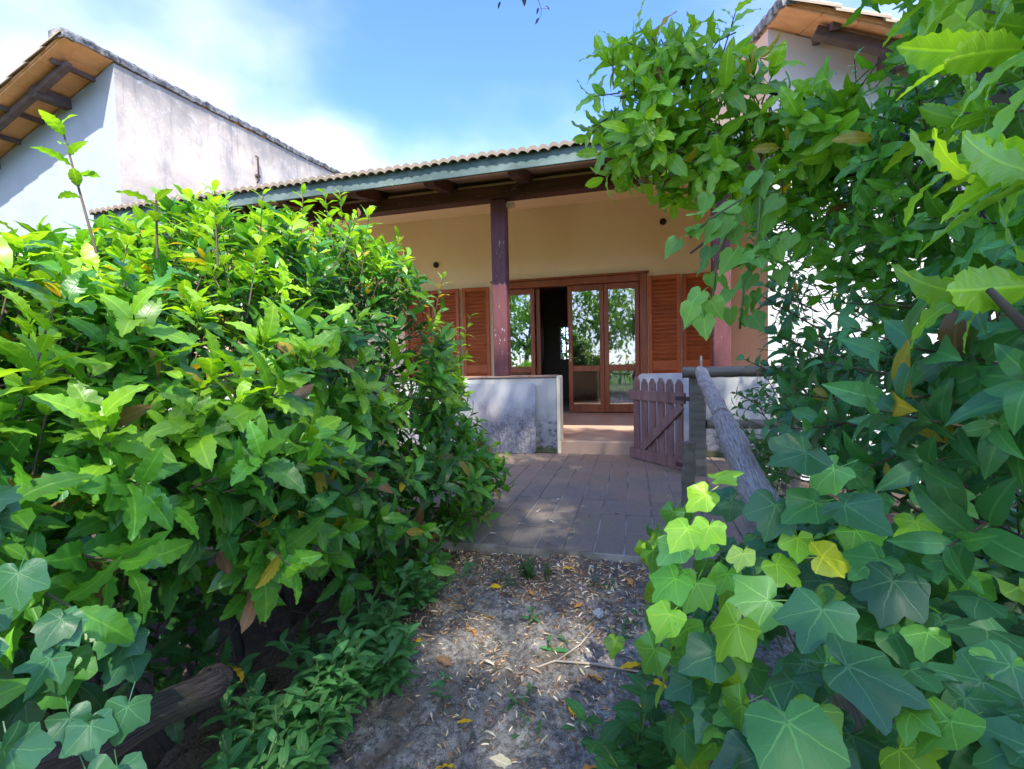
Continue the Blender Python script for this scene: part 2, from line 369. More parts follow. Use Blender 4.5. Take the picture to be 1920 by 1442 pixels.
# ------------------------------------------------------------------ object helpers
def wloc(o):
    v = Vector((0, 0, 0))
    while o is not None:
        v = v + o.location; o = o.parent
    return v
def tag(o, label=None, cat=None, group=None, kind=None):
    for k, v in (('label', label), ('category', cat), ('group', group), ('kind', kind)):
        if v: o[k] = v
    return o
def empty(name, loc, label, cat, group=None):
    o = bpy.data.objects.new(name, None); COL.objects.link(o); o.location = loc
    o.empty_display_size = 0.1
    return tag(o, label, cat, group)
def link(name, me, parent=None, mat=None):
    """mesh given in world coordinates"""
    if mat is not None and not me.materials: me.materials.append(mat)
    o = bpy.data.objects.new(name, me); COL.objects.link(o)
    if parent is not None:
        o.parent = parent; o.location = -wloc(parent)
    return o
def place(name, me, mtx, parent=None):
    """shared mesh put at a world matrix"""
    o = bpy.data.objects.new(name, me); COL.objects.link(o)
    if parent is not None:
        o.parent = parent; o.matrix_basis = Matrix.Translation(-wloc(parent)) @ mtx
    else: o.matrix_basis = mtx
    return o
class MB:
    def __init__(s): s.b = bmesh.new()
    def box(s, x0, x1, y0, y1, z0, z1, bevel=0.0, mtx=None, seg=1):
        r = bmesh.ops.create_cube(s.b, size=1.0)
        vs = r['verts']
        for v in vs:
            v.co = Vector((x0+(x1-x0)*(v.co.x+.5), y0+(y1-y0)*(v.co.y+.5), z0+(z1-z0)*(v.co.z+.5)))
        if bevel:
            es = list({e for v in vs for e in v.link_edges})
            q = bmesh.ops.bevel(s.b, geom=es, offset=bevel, segments=seg, affect='EDGES')
            vs = list({v for f in q['faces'] for v in f.verts} | {v for v in vs if v.is_valid})
        if mtx is not None:
            for v in vs: v.co = mtx @ v.co
        return s
    def bar(s, p, q, w, h, bevel=0.0, up=(0, 0, 1)):
        """square bar from p to q"""
        p, q = Vector(p), Vector(q); d = q-p; L = d.length; x = d.normalized()
        y = Vector(up).cross(x).normalized(); z = x.cross(y)
        m = Matrix(((x.x, y.x, z.x, p.x), (x.y, y.y, z.y, p.y), (x.z, y.z, z.z, p.z), (0, 0, 0, 1)))
        return s.box(0, L, -w/2, w/2, -h/2, h/2, bevel, m)
    def prism(s, poly, d, mtx=None):
        """extrude a polygon (x,z) by depth d along y"""
        a = [s.b.verts.new((x, 0, z)) for x, z in poly]; c = [s.b.verts.new((x, d, z)) for x, z in poly]
        n = len(poly)
        s.b.faces.new(a); s.b.faces.new(c[::-1])
        for i in range(n): s.b.faces.new((a[i], c[i], c[(i+1) % n], a[(i+1) % n]))
        if mtx is not None:
            for v in a+c: v.co = mtx @ v.co
        return s
    def tube(s, pts, r, sides=8, rough=0.0, cap=True, seed=0.0):
        uvl = s.b.loops.layers.uv.verify()
        pts = [Vector(p) for p in pts]; n = len(pts); rings = []
        rs = r if hasattr(r, '__len__') else [r]*n
        ref = Vector((0.31, 0.2, 0.93))
        ln = 0.0; us = []
        for i, p in enumerate(pts):
            t = (pts[min(i+1, n-1)]-pts[max(i-1, 0)]).normalized()
            if i: ln += (p-pts[i-1]).length
            us.append(ln)
            a = ref.cross(t)
            if a.length < 1e-3: a = Vector((1, 0, 0)).cross(t)
            a.normalize(); b = t.cross(a)
            ring = []
            for k in range(sides):
                th = 2*math.pi*k/sides
                rr = rs[i]*(1+rough*mnoise.noise(Vector((math.cos(th)*1.3+seed, math.sin(th)*1.3, us[i]*9))))
                ring.append(s.b.verts.new(p+a*math.cos(th)*rr+b*math.sin(th)*rr))
            rings.append(ring)
        for i in range(n-1):
            for k in range(sides):
                k2 = (k+1) % sides
                f = s.b.faces.new((rings[i][k], rings[i][k2], rings[i+1][k2], rings[i+1][k]))
                for lp, uvc in zip(f.loops, ((k/sides, us[i]), ((k+1)/sides, us[i]), ((k+1)/sides, us[i+1]), (k/sides, us[i+1]))):
                    lp[uvl].uv = uvc
                f.smooth = True
        if cap:
            s.b.faces.new(rings[0][::-1]); s.b.faces.new(rings[-1])
        return s
    def me(s, name, mat=None, smooth=False):
        bmesh.ops.recalc_face_normals(s.b, faces=s.b.faces)
        m = bpy.data.meshes.new(name); s.b.to_mesh(m); s.b.free()
        if smooth: m.shade_smooth()
        if mat is not None: m.materials.append(mat)
        return m
    def build(s, name, mat, parent=None, smooth=False):
        return link(name, s.me(name, mat, smooth), parent)
def box(name, mat, parent, *a, **k): return MB().box(*a, **k).build(name, mat, parent)

def grid_mesh(name, xs, ys, fz, mat, smooth=True):
    xs, ys = np.asarray(xs), np.asarray(ys); nx, ny = len(xs), len(ys)
    v = [(float(x), float(y), float(fz(x, y))) for y in ys for x in xs]
    f = [(j*nx+i, j*nx+i+1, (j+1)*nx+i+1, (j+1)*nx+i) for j in range(ny-1) for i in range(nx-1)]
    m = bpy.data.meshes.new(name); m.from_pydata(v, [], f)
    if smooth: m.shade_smooth()
    m.materials.append(mat)
    return m

# ------------------------------------------------------------------ ground
def ground_z(x, y):
    return -0.46 if math.hypot(x, y) > 9 else -0.42
def gz(x, y):
    base = -0.36+0.12*min(max(y, -0.5), 2.45)
    r = math.hypot(x, y)
    k = min(max((r-4)/4, 0), 1)
    if y > 2.5: base = -0.10
    return (base-0.03)*(1-k)-0.45*k
xs = sorted(set(list(np.linspace(-9, 9, 73))+[-400, -150, -60, -25, -14, 14, 25, 60, 150, 400]))
ys = sorted(set(list(np.linspace(-4, 14, 73))+[-400, -150, -60, -25, -10, 20, 40, 90, 200, 400]))
tag(link('ground', grid_mesh('ground', xs, ys, lambda x, y: gz(x, y)-0.05+0.02*mnoise.noise(Vector((x*2, y*2, 0))), M['soil'])), kind='structure')

def path_z(x, y):
    z = -0.345+0.125*y
    v = Vector((x*1.0, y*1.0, 3.3))
    z += 0.020*mnoise.noise(v*2.6)+0.012*mnoise.noise(v*7)+0.006*mnoise.noise(v*19)+0.003*mnoise.noise(v*45)
    # cracks between the rough stone slabs
    wv = Vector((x*1.35+0.25*mnoise.noise(v*2.2), y*1.15+0.25*mnoise.noise(v*2.2+Vector((9, 0, 0))), 0.4))
    dd = mnoise.voronoi(wv*1.3)[0]
    e = dd[1]-dd[0]
    z -= 0.030*max(0.0, 1-e/0.07)
    if x < -0.95: z -= 0.05*(-0.95-x)
    return z
link_path = link('stone_path', grid_mesh('stone_path', np.linspace(-1.5, 0.75, 170), np.linspace(-0.6, 2.452, 230), path_z, M['path']))
tag(link_path, kind='structure')

# terracotta paving, each tile a piece
pav = bpy.data.objects.new('paving', MB().box(-2.15, 1.05, 2.46, 5.2, -0.12, -0.008).me('paving', M['grout'])); COL.objects.link(pav)
tag(pav, kind='structure')
tw, tl = 0.160, 0.32
tmesh = [MB().box(-tw/2+0.003+random.uniform(0, .0012), tw/2-0.004-random.uniform(0, .0012), -tl/2+0.0025, tl/2-0.0025, -0.02, 0.0, 0.0022).me('paving_tile', M['paving']) for _ in range(4)]
for j in range(9):
    for i in range(20):
        x, y = -2.14+tw*(i+0.5), 2.465+tl*(j+0.5)+(random.gauss(0, .006) if j == 0 else 0)
        if y > 5.2: continue
        m = Matrix.Translation((x, y, random.uniform(-0.0035, 0.002))) @ Matrix.Rotation(random.gauss(0, 0.006), 4, 'X') @ Matrix.Rotation(random.gauss(0, 0.008), 4, 'Y') @ Matrix.Rotation(random.gauss(0, 0.006), 4, 'Z')
        place('paving_tile', tmesh[(i*3+j*5) % 4], m, pav)
vf = MB().box(-8.0, 1.38, 5.17, 8.2, -0.1, 0.14, 0.012).build('veranda_floor', M['floor'])
tag(vf, kind='structure')

# ------------------------------------------------------------------ the house
WY, VY = 8.07, 5.15
house = empty('house', (-3.4, 8.0, 0.0), 'low house with cream walls, brown shutters and a tiled roof over its veranda', 'house')
XL, XR = -8.0, 1.385
# facade with the door opening
ox0, ox1, oz1 = -2.36, 0.15, 2.40
fw = MB()
fw.box(XL, ox0, WY, WY+0.3, 0.0, 3.75); fw.box(ox1, XR, WY, WY+0.3, 0.0, 3.75); fw.box(ox0, ox1, WY, WY+0.3, oz1, 3.75)
fw.build('wall', M['cream'], house)
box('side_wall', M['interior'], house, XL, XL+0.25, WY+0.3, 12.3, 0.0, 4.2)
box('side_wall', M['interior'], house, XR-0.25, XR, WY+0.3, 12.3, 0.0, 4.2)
bw = MB()
bx0, bx1, bz0, bz1 = -1.84, -1.56, 1.12, 1.95
bw.box(XL+.25, bx0, 12.0, 12.3, 0, 4.6); bw.box(bx1, XR-.25, 12.0, 12.3, 0, 4.6); bw.box(bx0, bx1, 12.0, 12.3, 0, bz0); bw.box(bx0, bx1, 12.0, 12.3, bz1, 4.6)
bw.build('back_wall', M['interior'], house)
gr = MB()
for k in range(1, 4): gr.bar((bx0, 12.08, bz0+(bz1-bz0)*k/4), (bx1, 12.08, bz0+(bz1-bz0)*k/4), 0.03, 0.03)
for k in range(1, 2): gr.bar((bx0+(bx1-bx0)*k/2, 12.06, bz0), (bx0+(bx1-bx0)*k/2, 12.06, bz1), 0.03, 0.03, up=(0, 1, 0))
gr.build('window_grille', M['wood_dark'], house)
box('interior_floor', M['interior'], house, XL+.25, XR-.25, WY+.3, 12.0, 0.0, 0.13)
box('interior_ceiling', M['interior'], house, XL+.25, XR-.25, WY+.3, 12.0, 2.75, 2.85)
# roof: slab of soffit, tiles on top; rises to the back
RS, EY, EZ = 0.22, 4.42, 3.03
def rz(y): return EZ+RS*(y-EY)
rx0, rx1 = -6.55, 1.385
sm = MB()
sm.prism([(EY+0.05, rz(EY+.05)-0.06), (13.0, rz(13.0)-0.06), (13.0, rz(13.0)-0.025), (EY+0.05, rz(EY+.05)-0.025)], rx1-rx0,
         Matrix(((0, 1, 0, rx0), (1, 0, 0, 0), (0, 0, 1, 0), (0, 0, 0, 1))))
sm.build('soffit', M['soffit'], house)
MB().box(rx0, rx1, EY+0.02, EY+0.05, rz(EY)-0.155, rz(EY)-0.008, 0.004).build('fascia_board', M['fascia'], house)
# rafters
for k in range(9):
    x = 0.68-0.915*k
    if x < rx0: break
    y0, y1 = EY+0.14, VY+0.2
    r = MB()
    poly = [(y0, rz(y0)-0.062), (y0, rz(y0)-0.115), (y0+0.10, rz(y0+.1)-0.185), (y1, rz(y1)-0.185), (y1, rz(y1)-0.062)]
    r.prism(poly, 0.11, Matrix(((0, 1, 0, x-0.055), (1, 0, 0, 0), (0, 0, 1, 0), (0, 0, 0, 1))))
    r.build('rafter', M['wood_dark'], house)
MB().box(rx0, rx1, VY+0.0, VY+0.16, 2.885, 3.03, 0.008).build('beam', M['wood_dark'], house)
for x in (-6.18, -3.83, -1.48, 0.87):
    MB().box(x-0.085, x+0.085, VY+0.01, VY+0.165, 0.8745, 2.884, 0.012).build('post', M['wood_post'], house)
# roof tiles: interlocking tiles with two rolls each
def roof_tile_mesh(w=0.198, l=0.36):
    b = bmesh.new(); n = 16; prof = []
    for i in range(n+1):
        u = i/n
        prof.append((-w/2+w*u, 0.026*abs(math.sin(u*2*math.pi))**0.8))
    rows = []
    for y in (0.0, l):
        for dz in (0.012, 0.0):
            rows.append([b.verts.new((px, y, pz+dz-0.012*(0 if dz else 1)+(0.012 if dz else 0))) for px, pz in prof])
    t0, b0, t1, b1 = rows
    for i in range(n):
        b.faces.new((t0[i], t0[i+1], t1[i+1], t1[i])); b.faces.new((b0[i], b1[i], b1[i+1], b0[i+1]))
        b.faces.new((t0[i], b0[i], b0[i+1], t0[i+1])); b.faces.new((t1[i], t1[i+1], b1[i+1], b1[i]))
    b.faces.new([t0[0], t1[0], b1[0], b0[0]]); b.faces.new([t0[-1], b0[-1], b1[-1], t1[-1]])
    bmesh.ops.recalc_face_normals(b, faces=b.faces)
    m = bpy.data.meshes.new('roof_tile'); b.to_mesh(m); b.free(); m.materials.append(M['roof_tile'])
    return m
rtm = roof_tile_mesh()
pitch = math.atan(RS)
nt = int((rx1-rx0)/0.2)
for j in range(2):
    for i in range(nt):
        x = rx0+0.1+0.2*i; y = EY-0.03+0.33*j
        m = Matrix.Translation((x, y+random.uniform(-.006, .006), rz(y)-0.018+0.012*j+random.uniform(-.005, .006))) @ Matrix.Rotation(pitch+0.03+random.gauss(0, .02), 4, 'X') @ Matrix.Rotation(random.gauss(0, .02), 4, 'Z') @ Matrix.Rotation(random.gauss(0, .02), 4, 'Y')
        place('roof_tile', rtm, m, house)
# the tiles further up the slope, never seen singly: one corrugated field
cw = np.arange(rx0, rx1+0.001, 0.025)
fld = grid_mesh('roof_field', cw, [EY+0.6, 6.5, 9, 13.0], lambda x, y: rz(y)+0.02+0.02*abs(math.sin((x-rx0)/0.1*math.pi)), M['roof_tile'])
tag(link('roof_field', fld, house), kind='stuff')

cl_ = MB(); cl_.prism([(VY+0.162, rz(VY+.162)-0.135), (WY-0.002, rz(WY)-0.135), (WY-0.002, rz(WY)-0.11), (VY+0.162, rz(VY+.162)-0.11)], rx1-rx0-0.01,
         Matrix(((0, 1, 0, rx0+.005), (1, 0, 0, 0), (0, 0, 1, 0), (0, 0, 0, 1))))
cl_.build('veranda_ceiling', M['cream'], house)

# French doors
DY = WY-0.03
fr = MB()
fr.box(-2.42, -2.30, DY, WY+0.12, 0.14, 2.455, 0.006); fr.box(0.10, 0.215, DY-0.003, WY+0.12, 0.14, 2.455, 0.006); fr.box(-2.297, 0.097, DY, WY+0.12, 2.34, 2.455, 0.006)
fr.box(-2.46, 0.25, DY-0.035, WY+0.02, 2.458, 2.49, 0.005)
fr.build('door_frame', M['wood_door'], house)
def door_leaf(x0, x1, y, curtain, handle):
    st = 0.075
    b = MB()
    z0, z1 = 0.155, 2.335
    b.box(x0, x0+st, y, y+0.05, z0, z1, 0.006); b.box(x1-st, x1, y, y+0.05, z0, z1, 0.006)
    for a, c in ((z0, z0+0.14), (0.86, 0.96), (z1-0.10, z1)): b.box(x0+st, x1-st, y+0.002, y+0.048, a, c, 0.006)
    o = b.build('door_leaf', M['wood_door'], house)
    for a, c in ((z0+.14, 0.86), (0.96, z1-0.10)):
        box('pane', M['glass'], o, x0+st, x1-st, y+0.022, y+0.027, a, c)
    if handle:
        h = MB(); hx = x0+st/2 if handle < 0 else x1-st/2
        h.tube([(hx, y-0.004, 1.1), (hx, y-0.05, 1.1), (hx-0.10*handle, y-0.05, 1.1)], 0.009, 6).box(hx-.016, hx+.016, y-0.006, y-0.001, 1.03, 1.17)
        h.build('handle', M['brass'], o)
    if curtain:
        pts = np.linspace(x0+0.02, x1-0.02, 60)
        m = grid_mesh('curtain', pts, [0, 0.5, 1.0], lambda a, c: c, M['curtain'])
        for v in m.vertices:
            a, c = v.co.x, v.co.y
            ph = a*70+2.0*math.sin(a*9)
            v.co = Vector((a, y+0.14+0.018*math.sin(ph)*(0.6+0.5*c), 2.25-2.05*c))
        link('curtain', m, house)
    return o
door_leaf(-2.285, -1.685, WY+0.015, True, 0)
door_leaf(-1.10, -0.49, WY+0.015, False, -1)
door_leaf(-0.485, 0.092, WY+0.015, True, 0)
door_leaf(-2.20, -1.60, WY+0.085, False, 0)
# a brown sideboard and a pale shelf deep in the room
box('dark_panel', M['wood_dark'], house, -3.4, -1.95, 9.9, 10.3, 0.13, 2.3)

# shutters with single slats
slat_mesh = MB().box(-0.5, 0.5, -0.026, 0.026, -0.005, 0.005, 0.003).me('slat', M['wood_shutter'])
def shutter(x0, x1, ang, hinge):
    b = MB(); st = 0.062; z0, z1 = 0.17, 2.40; y0, y1 = -0.045, 0.0
    px = x0 if hinge < 0 else x1
    R = Matrix.Translation((px, WY-0.012, 0)) @ Matrix.Rotation(rad(ang), 4, 'Z') @ Matrix.Translation((-px, 0, 0))
    b.box(x0, x0+st, y0, y1, z0, z1, 0.005, R); b.box(x1-st, x1, y0, y1, z0, z1, 0.005, R)
    for a, c in ((z0, z0+0.13), (0.86, 1.02), (z1-0.07, z1)): b.box(x0+st, x1-st, y0+0.003, y1-0.003, a, c, 0.005, R)
    b.box(x0+st, x1-st, y1-0.006, y1-0.003, z0+.13, 0.86, 0, R); b.box(x0+st, x1-st, y1-0.006, y1-0.003, 1.02, z1-.07, 0, R)
    o = b.build('shutter', M['wood_shutter'], house)
    for a, c in ((z0+.13, 0.86), (1.02, z1-.07)):
        n = int((c-a)/0.064)
        for k in range(n):
            z = a+(k+0.5)*(c-a)/n
            m = R @ Matrix.Translation(((x0+x1)/2, -0.023, z)) @ Matrix.Rotation(rad(40+random.uniform(-3, 3)), 4, 'X') @ Matrix.Diagonal((x1-x0-2*st, 1, 1, 1))
            place('slat', slat_mesh, m, o)
shutter(0.235, 0.735, -3.5, -1); shutter(0.765, 1.245, -2.0, 1)
shutter(-2.995, -2.495, 3.0, 1); shutter(-3.60, -3.06, -2.5, -1); shutter(-4.15, -3.63, 2.5, 1)
# round junction boxes on the wall
for x, z in ((-3.509, 2.871), (0.477, 3.265)):
    c = MB().tube([(x, WY-0.02, z), (x, WY+0.01, z)], 0.052, 18); c.tube([(x, WY-0.024, z), (x, WY-0.0195, z)], 0.036, 18)
    c.build('junction_box', M['hole'], house)
MB().box(-1.405, -1.30, VY+0.08, VY+0.14, 2.80, 2.85, 0.004).build('bracket', M['soffit'], house)

# low veranda walls with clay copings
wl_ = empty('low_wall', (-2.0, 5.22, 0), 'stained low veranda wall with thin clay coping, behind the leaning cement sheet', 'wall')
MB().box(-8.0, -0.84, 5.14, 5.34, 0.0, 0.85, 0.008).build('wall_body', M['lowwall'], wl_)
MB().box(-0.838, -0.80, 5.13, 5.35, 0.0, 0.868, 0.006).build('end_plaster', M['cream'], wl_)
cm = MB().box(-0.148, 0.148, -0.115, 0.115, 0.0, 0.022, 0.003).me('coping_tile', M['coping'])
for k in range(24): place('coping_tile', cm, Matrix.Translation((-0.99-0.30*k, 5.24, 0.8515+random.uniform(0, .002))), wl_)
wr_ = empty('low_wall', (0.9, 5.22, 0), 'pale low veranda wall on the right, behind the picket gate and log rail', 'wall')
MB().box(0.09, 1.38, 5.15, 5.34, 0.0, 0.845, 0.008).build('wall_body', M['lowwall'], wr_)
for k in range(4): place('coping_tile', cm, Matrix.Translation((0.245+0.30*k, 5.245, 0.8465+random.uniform(0, .002))), wr_)

def rounded_sheet(w, h, r, t, mtx, mat, name, label, cat):
    poly = []
    for cx, cz, a0 in ((w/2-r, r, -90), (w/2-r, h-r, 0), (-w/2+r, h-r, 90), (-w/2+r, r, 180)):
        for k in range(7):
            a = rad(a0+15*k); poly.append((cx+r*math.cos(a), cz+r*math.sin(a)))
    o = MB().prism(poly, t, mtx).build(name, mat)
    return tag(o, label, cat)
lean = Matrix.Rotation(rad(-3.5), 4, 'X')
rounded_sheet(1.55, 0.79, 0.045, 0.022, Matrix.Translation((-1.848, 5.072, 0.004)) @ lean, M['board'], 'cement_sheet',
              'large mould-speckled grey cement sheet leaning on the low wall beside the hedge', 'sheet')
rounded_sheet(0.62, 0.875, 0.05, 0.022, Matrix.Translation((0.345, 5.075, 0.004)) @ lean, M['board2'], 'cement_sheet',
              'pale cement sheet with a rounded corner standing behind the picket gate', 'sheet')

# ------------------------------------------------------------------ neighbouring houses
def neighbour(name, sx, X, Y0, Z0, sy, slope, over, far, wallmat, label, frontmat, rows):
    """house whose party wall stands at X; its roof falls away in the direction sx and rises backwards by sy"""
    root = empty(name, (X+sx*3, Y0+3, 0), label, 'house')
    def top(x, y): return Z0+sy*(y-Y0)-slope*abs(x-X)
    Wd = 6.5
    # party wall (with a sloping top)
    p = [(Y0, -0.3), (far, -0.3), (far, top(X, far)-0.14), (Y0, top(X, Y0)-0.14)]
    T = Matrix(((0, sx*1.0, 0, X), (1, 0, 0, 0), (0, 0, 1, 0), (0, 0, 0, 1)))
    MB().prism(p, 0.25, T).build('party_wall', wallmat, root)
    xe = X+sx*Wd
    q = [(X+sx*0.002, -0.3), (xe, -0.3), (xe, top(xe, Y0)-0.14), (X+sx*0.002, top(X, Y0)-0.14)]
    MB().prism(q, 0.25, Matrix.Translation((0, Y0-0.003, 0))).build('front_wall', frontmat, root)
    # roof deck, its underside of orange clay boards laid one by one between the purlins
    yo = Y0-over
    lay = MB()
    def quad(dz0, dz1, x0, x1, y0, y1):
        vs = []
        for dz in (dz0, dz1):
            for x, y in ((x0, y0), (x1, y0), (x1, y1), (x0, y1)): vs.append(lay.b.verts.new((x, y, top(x, y)+dz)))
        for f in ((0, 3, 2, 1), (4, 5, 6, 7), (0, 1, 5, 4), (1, 2, 6, 5), (2, 3, 7, 6), (3, 0, 4, 7)): lay.b.faces.new([vs[i] for i in f])
    quad(-0.095, -0.05, X, xe, yo, far)
    lay.build('roof_deck', M['soffit_board'], root)
    bw_ = 0.29
    for k in range(int(Wd/bw_)):
        lay = MB(); xa = X+sx*(k*bw_+0.004); xb = X+sx*((k+1)*bw_-0.004)
        d = random.uniform(0, 0.006)
        quad(-0.118-d, -0.0965, xa, xb, yo+0.012, Y0-0.006)
        lay.build('soffit_board', M['soffit_board'], root)
    # battens across, purlins along the front
    for k, a in enumerate((0.44, 1.05, 1.66, 2.27, 2.88, 3.5)):
        thick = (k % 3 == 1)
        h, w = (0.17, 0.15) if thick else (0.07, 0.07)
        xx = X+sx*a
        MB().bar((xx, yo+(0.20 if thick else 0.10), top(xx, yo+.15)-0.12-h/2), (xx, Y0-0.004, top(xx, Y0)-0.12-h/2), w, h, 0.006).build('purlin', M['wood_beam'], root)
    yb = yo+over*0.36
    MB().bar((X+sx*0.30, yb, top(X+sx*.30, yb)-0.215), (xe, yb, top(xe, yb)-0.215), 0.10, 0.09, 0.006).build('eave_beam', M['wood_beam'], root)
    # lapped tiles along the rake, each one proud of the next
    L = 0.38
    for k in range(int(Wd/L)):
        xa, xb = X+sx*(k*L), X+sx*((k+1)*L+0.05)
        for j in range(rows):
            lay = MB(); ya = yo-0.05+j*0.24
            quad_z = lambda x: 0.0
            vs = []
            n = 8
            for xq, lift in ((xa, -0.012), (xb, 0.022)):
                ring = []
                for i in range(n+1):
                    u = i/n; y = ya+0.25*u
                    ring.append((xq, y, top(xq, y)-0.045+lift+0.055*math.sin(math.pi*u)))
                vs.append(ring)
            A = [lay.b.verts.new(v) for v in vs[0]]; B = [lay.b.verts.new(v) for v in vs[1]]
            A2 = [lay.b.verts.new((v[0], v[1], v[2]-0.022)) for v in vs[0]]; B2 = [lay.b.verts.new((v[0], v[1], v[2]-0.022)) for v in vs[1]]
            for i in range(n):
                lay.b.faces.new((A[i], A[i+1], B[i+1], B[i])); lay.b.faces.new((A2[i+1], A2[i], B2[i], B2[i+1]))
                lay.b.faces.new((A[i+1], A[i], A2[i], A2[i+1])); lay.b.faces.new((B[i], B[i+1], B2[i+1], B2[i]))
            lay.b.faces.new((A[0], B[0], B2[0], A2[0])); lay.b.faces.new((A[n], A2[n], B2[n], B[n]))
            lay.build('roof_tile', M['roof_tile'], root)
    return root, top
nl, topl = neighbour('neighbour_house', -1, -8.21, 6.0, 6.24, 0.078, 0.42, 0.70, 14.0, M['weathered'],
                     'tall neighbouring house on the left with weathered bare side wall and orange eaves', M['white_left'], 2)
nr, topr = neighbour('neighbour_house', 1, 1.39, 5.56, 4.58, 0.37, 0.45, 0.62, 9.5, M['apricot'],
                     'white fronted neighbouring house on the right, half hidden by the laurel tree', M['white'], 2)
# rough mortar ridge on top of the left party wall and tiles on the right one
def ridge_cap(root, X, top, y0, y1, sx, h0, h1, mat):
    n = int((y1-y0)/0.05); b = MB(); rows = []
    for i in range(n+1):
        y = y0+(y1-y0)*i/n
        nz_ = mnoise.noise(Vector((X, y*3.1, 1.7)))*0.03+mnoise.noise(Vector((X, y*9, 4)))*0.02
        st = 0.018*((y*3.3) % 1.0)
        zt = top(X, y)+h1+nz_+st; zb = top(X, y)-h0+1.4*nz_
        rows.append([b.b.verts.new((X-sx*0.035, y, zb)), b.b.verts.new((X-sx*(0.05+nz_*0.4), y, (zt+zb)/2)), b.b.verts.new((X-sx*0.03, y, zt-0.03)), b.b.verts.new((X+sx*0.05, y, zt)), b.b.verts.new((X+sx*0.28, y, zt-0.02)), b.b.verts.new((X+sx*0.28, y, zb))])
    for a, c in zip(rows, rows[1:]):
        for k in range(6): b.b.faces.new((a[k], a[(k+1) % 6], c[(k+1) % 6], c[k]))
    b.b.faces.new(rows[0]); b.b.faces.new(rows[-1][::-1])
    return b.build('ridge_mortar', mat, root)
ridge_cap(nl, -8.21, topl, 5.28, 14.0, -1, 0.12, 0.02, M['cap'])
ridge_cap(nr, 1.39, topr, 4.92, 9.5, 1, 0.10, 0.03, M['cap'])
# iron strap on the left wall
st_ = MB(); st_.tube([(-8.19, 8.95, 5.83), (-8.14, 8.95, 5.80), (-8.14, 8.95, 5.28), (-8.19, 8.95, 5.24)], 0.022, 6); st_.box(-8.2, -8.13, 8.91, 9.0, 5.36, 5.41)
st_.build('iron_strap', M['iron'], nl)

# ------------------------------------------------------------------ gate, log rails
gp = Vector((0.0, 5.03, 0)); gq = Vector((0.45, 4.44, 0)); gd = (gq-gp).normalized(); gn = Vector((-gd.y, gd.x, 0))
if gn.y > 0: gn = -gn
GL = (gq-gp).length
GM = Matrix(((gd.x, gn.x, 0, gp.x), (gd.y, gn.y, 0, gp.y), (0, 0, 1, 0), (0, 0, 0, 1)))
gate = empty('picket_gate', gq, 'small maroon picket gate standing open against its wooden post', 'gate')
for k in range(6):
    a = 0.008+k*0.122; w = 0.086; h = 0.84+random.uniform(-0.012, 0.012)
    poly = [(a, 0.035), (a+w, 0.035), (a+w, h-0.05), (a+w*0.62, h), (a+w*0.38, h), (a, h-0.05)] if k else [(a, 0.035), (a+w, 0.035), (a+w, h-0.03), (a+w*0.75, h+.01), (a+w*0.35, h+.01), (a, h-0.06)]
    MB().prism(poly, 0.02, GM @ Matrix.Rotation(random.gauss(0, 0.006), 4, 'Y')).build('picket', M['wood_gate'], gate)
MB().box(-0.035, GL+0.02, 0.021, 0.048, 0.615, 0.715, 0.004, GM).build('rail', M['wood_gate'], gate)
MB().box(-0.035, GL+0.02, 0.021, 0.048, 0.015, 0.115, 0.004, GM).build('rail', M['wood_gate'], gate)
p0 = GM @ Vector((0.17, 0.036, 0.14)); p1 = GM @ Vector((GL-0.02, 0.036, 0.60))
MB().bar(p0, p1, 0.026, 0.085, 0.004).build('brace', M['wood_gate'], gate)
for z in (0.665, 0.065): MB().box(GL-0.08, GL+0.09, 0.05, 0.056, z-0.018, z+0.018, 0, GM).build('hinge', M['iron'], gate)

def log(name, pts, r, mat, parent=None, seed=0.0, rough=0.18, sides=18, n=40):
    pts = [Vector(p) for p in pts]
    out, rr = [], []
    for i in range(n+1):
        t = i/n*(len(pts)-1); k = min(int(t), len(pts)-2); f = t-k
        p = pts[k].lerp(pts[k+1], f)
        p = p+Vector((mnoise.noise(Vector((i*.13+seed, 0, 0))), mnoise.noise(Vector((0, i*.13+seed, 0))), mnoise.noise(Vector((0, 0, i*.13+seed)))))*0.010
        out.append(p); rr.append((r[0]+(r[1]-r[0])*i/n)*(1+0.08*mnoise.noise(Vector((i*.3, seed, 5)))))
    return MB().tube(out, rr, sides, rough, True, seed).build(name, mat, parent)
lf = empty('log_fence', (0.53, 4.35, 0), 'grey log fence with a square post at the gate, running right to the neighbour wall', 'fence')
MB().box(0.465, 0.595, 4.285, 4.415, -0.1, 0.945, 0.014).build('post', M['wood_grey'], lf)
MB().box(1.19, 1.31, 4.25, 4.37, -0.1, 0.90, 0.014).build('post', M['wood_grey'], lf)
log('rail', [(0.40, 4.285, 0.90), (1.42, 4.27, 0.905)], (0.047, 0.043), M['wood_grey'], lf, 2.0, 0.06)
log('rail', [(0.60, 4.31, 0.45), (1.30, 4.30, 0.46)], (0.04, 0.04), M['wood_grey'], lf, 7.0, 0.06)
MB().tube([(0.56, 4.34, 0.94), (0.562, 4.345, 1.04)], [0.010, 0.009], 6).build('stub', M['twig_pale'], lf)
hr = empty('handrail', (0.49, 2.6, 0), 'cracked weathered bare log handrail sloping down from the gate post into the ivy', 'handrail')
A, B, C_, D = Vector((0.545, 4.27, 0.905)), Vector((0.512, 3.02, 0.655)), Vector((0.489, 2.277, 0.483)), Vector((0.46, 0.9, 0.22))
log('log', [A, A.lerp(B, 0.5), B+Vector((0, .03, .004))], (0.050, 0.052), M['log'], hr, 3.0, 0.26)
log('log', [B-Vector((0.004, .022, .004)), C_, C_.lerp(D, 0.5), D], (0.062, 0.058), M['log'], hr, 11.0, 0.30, n=80)
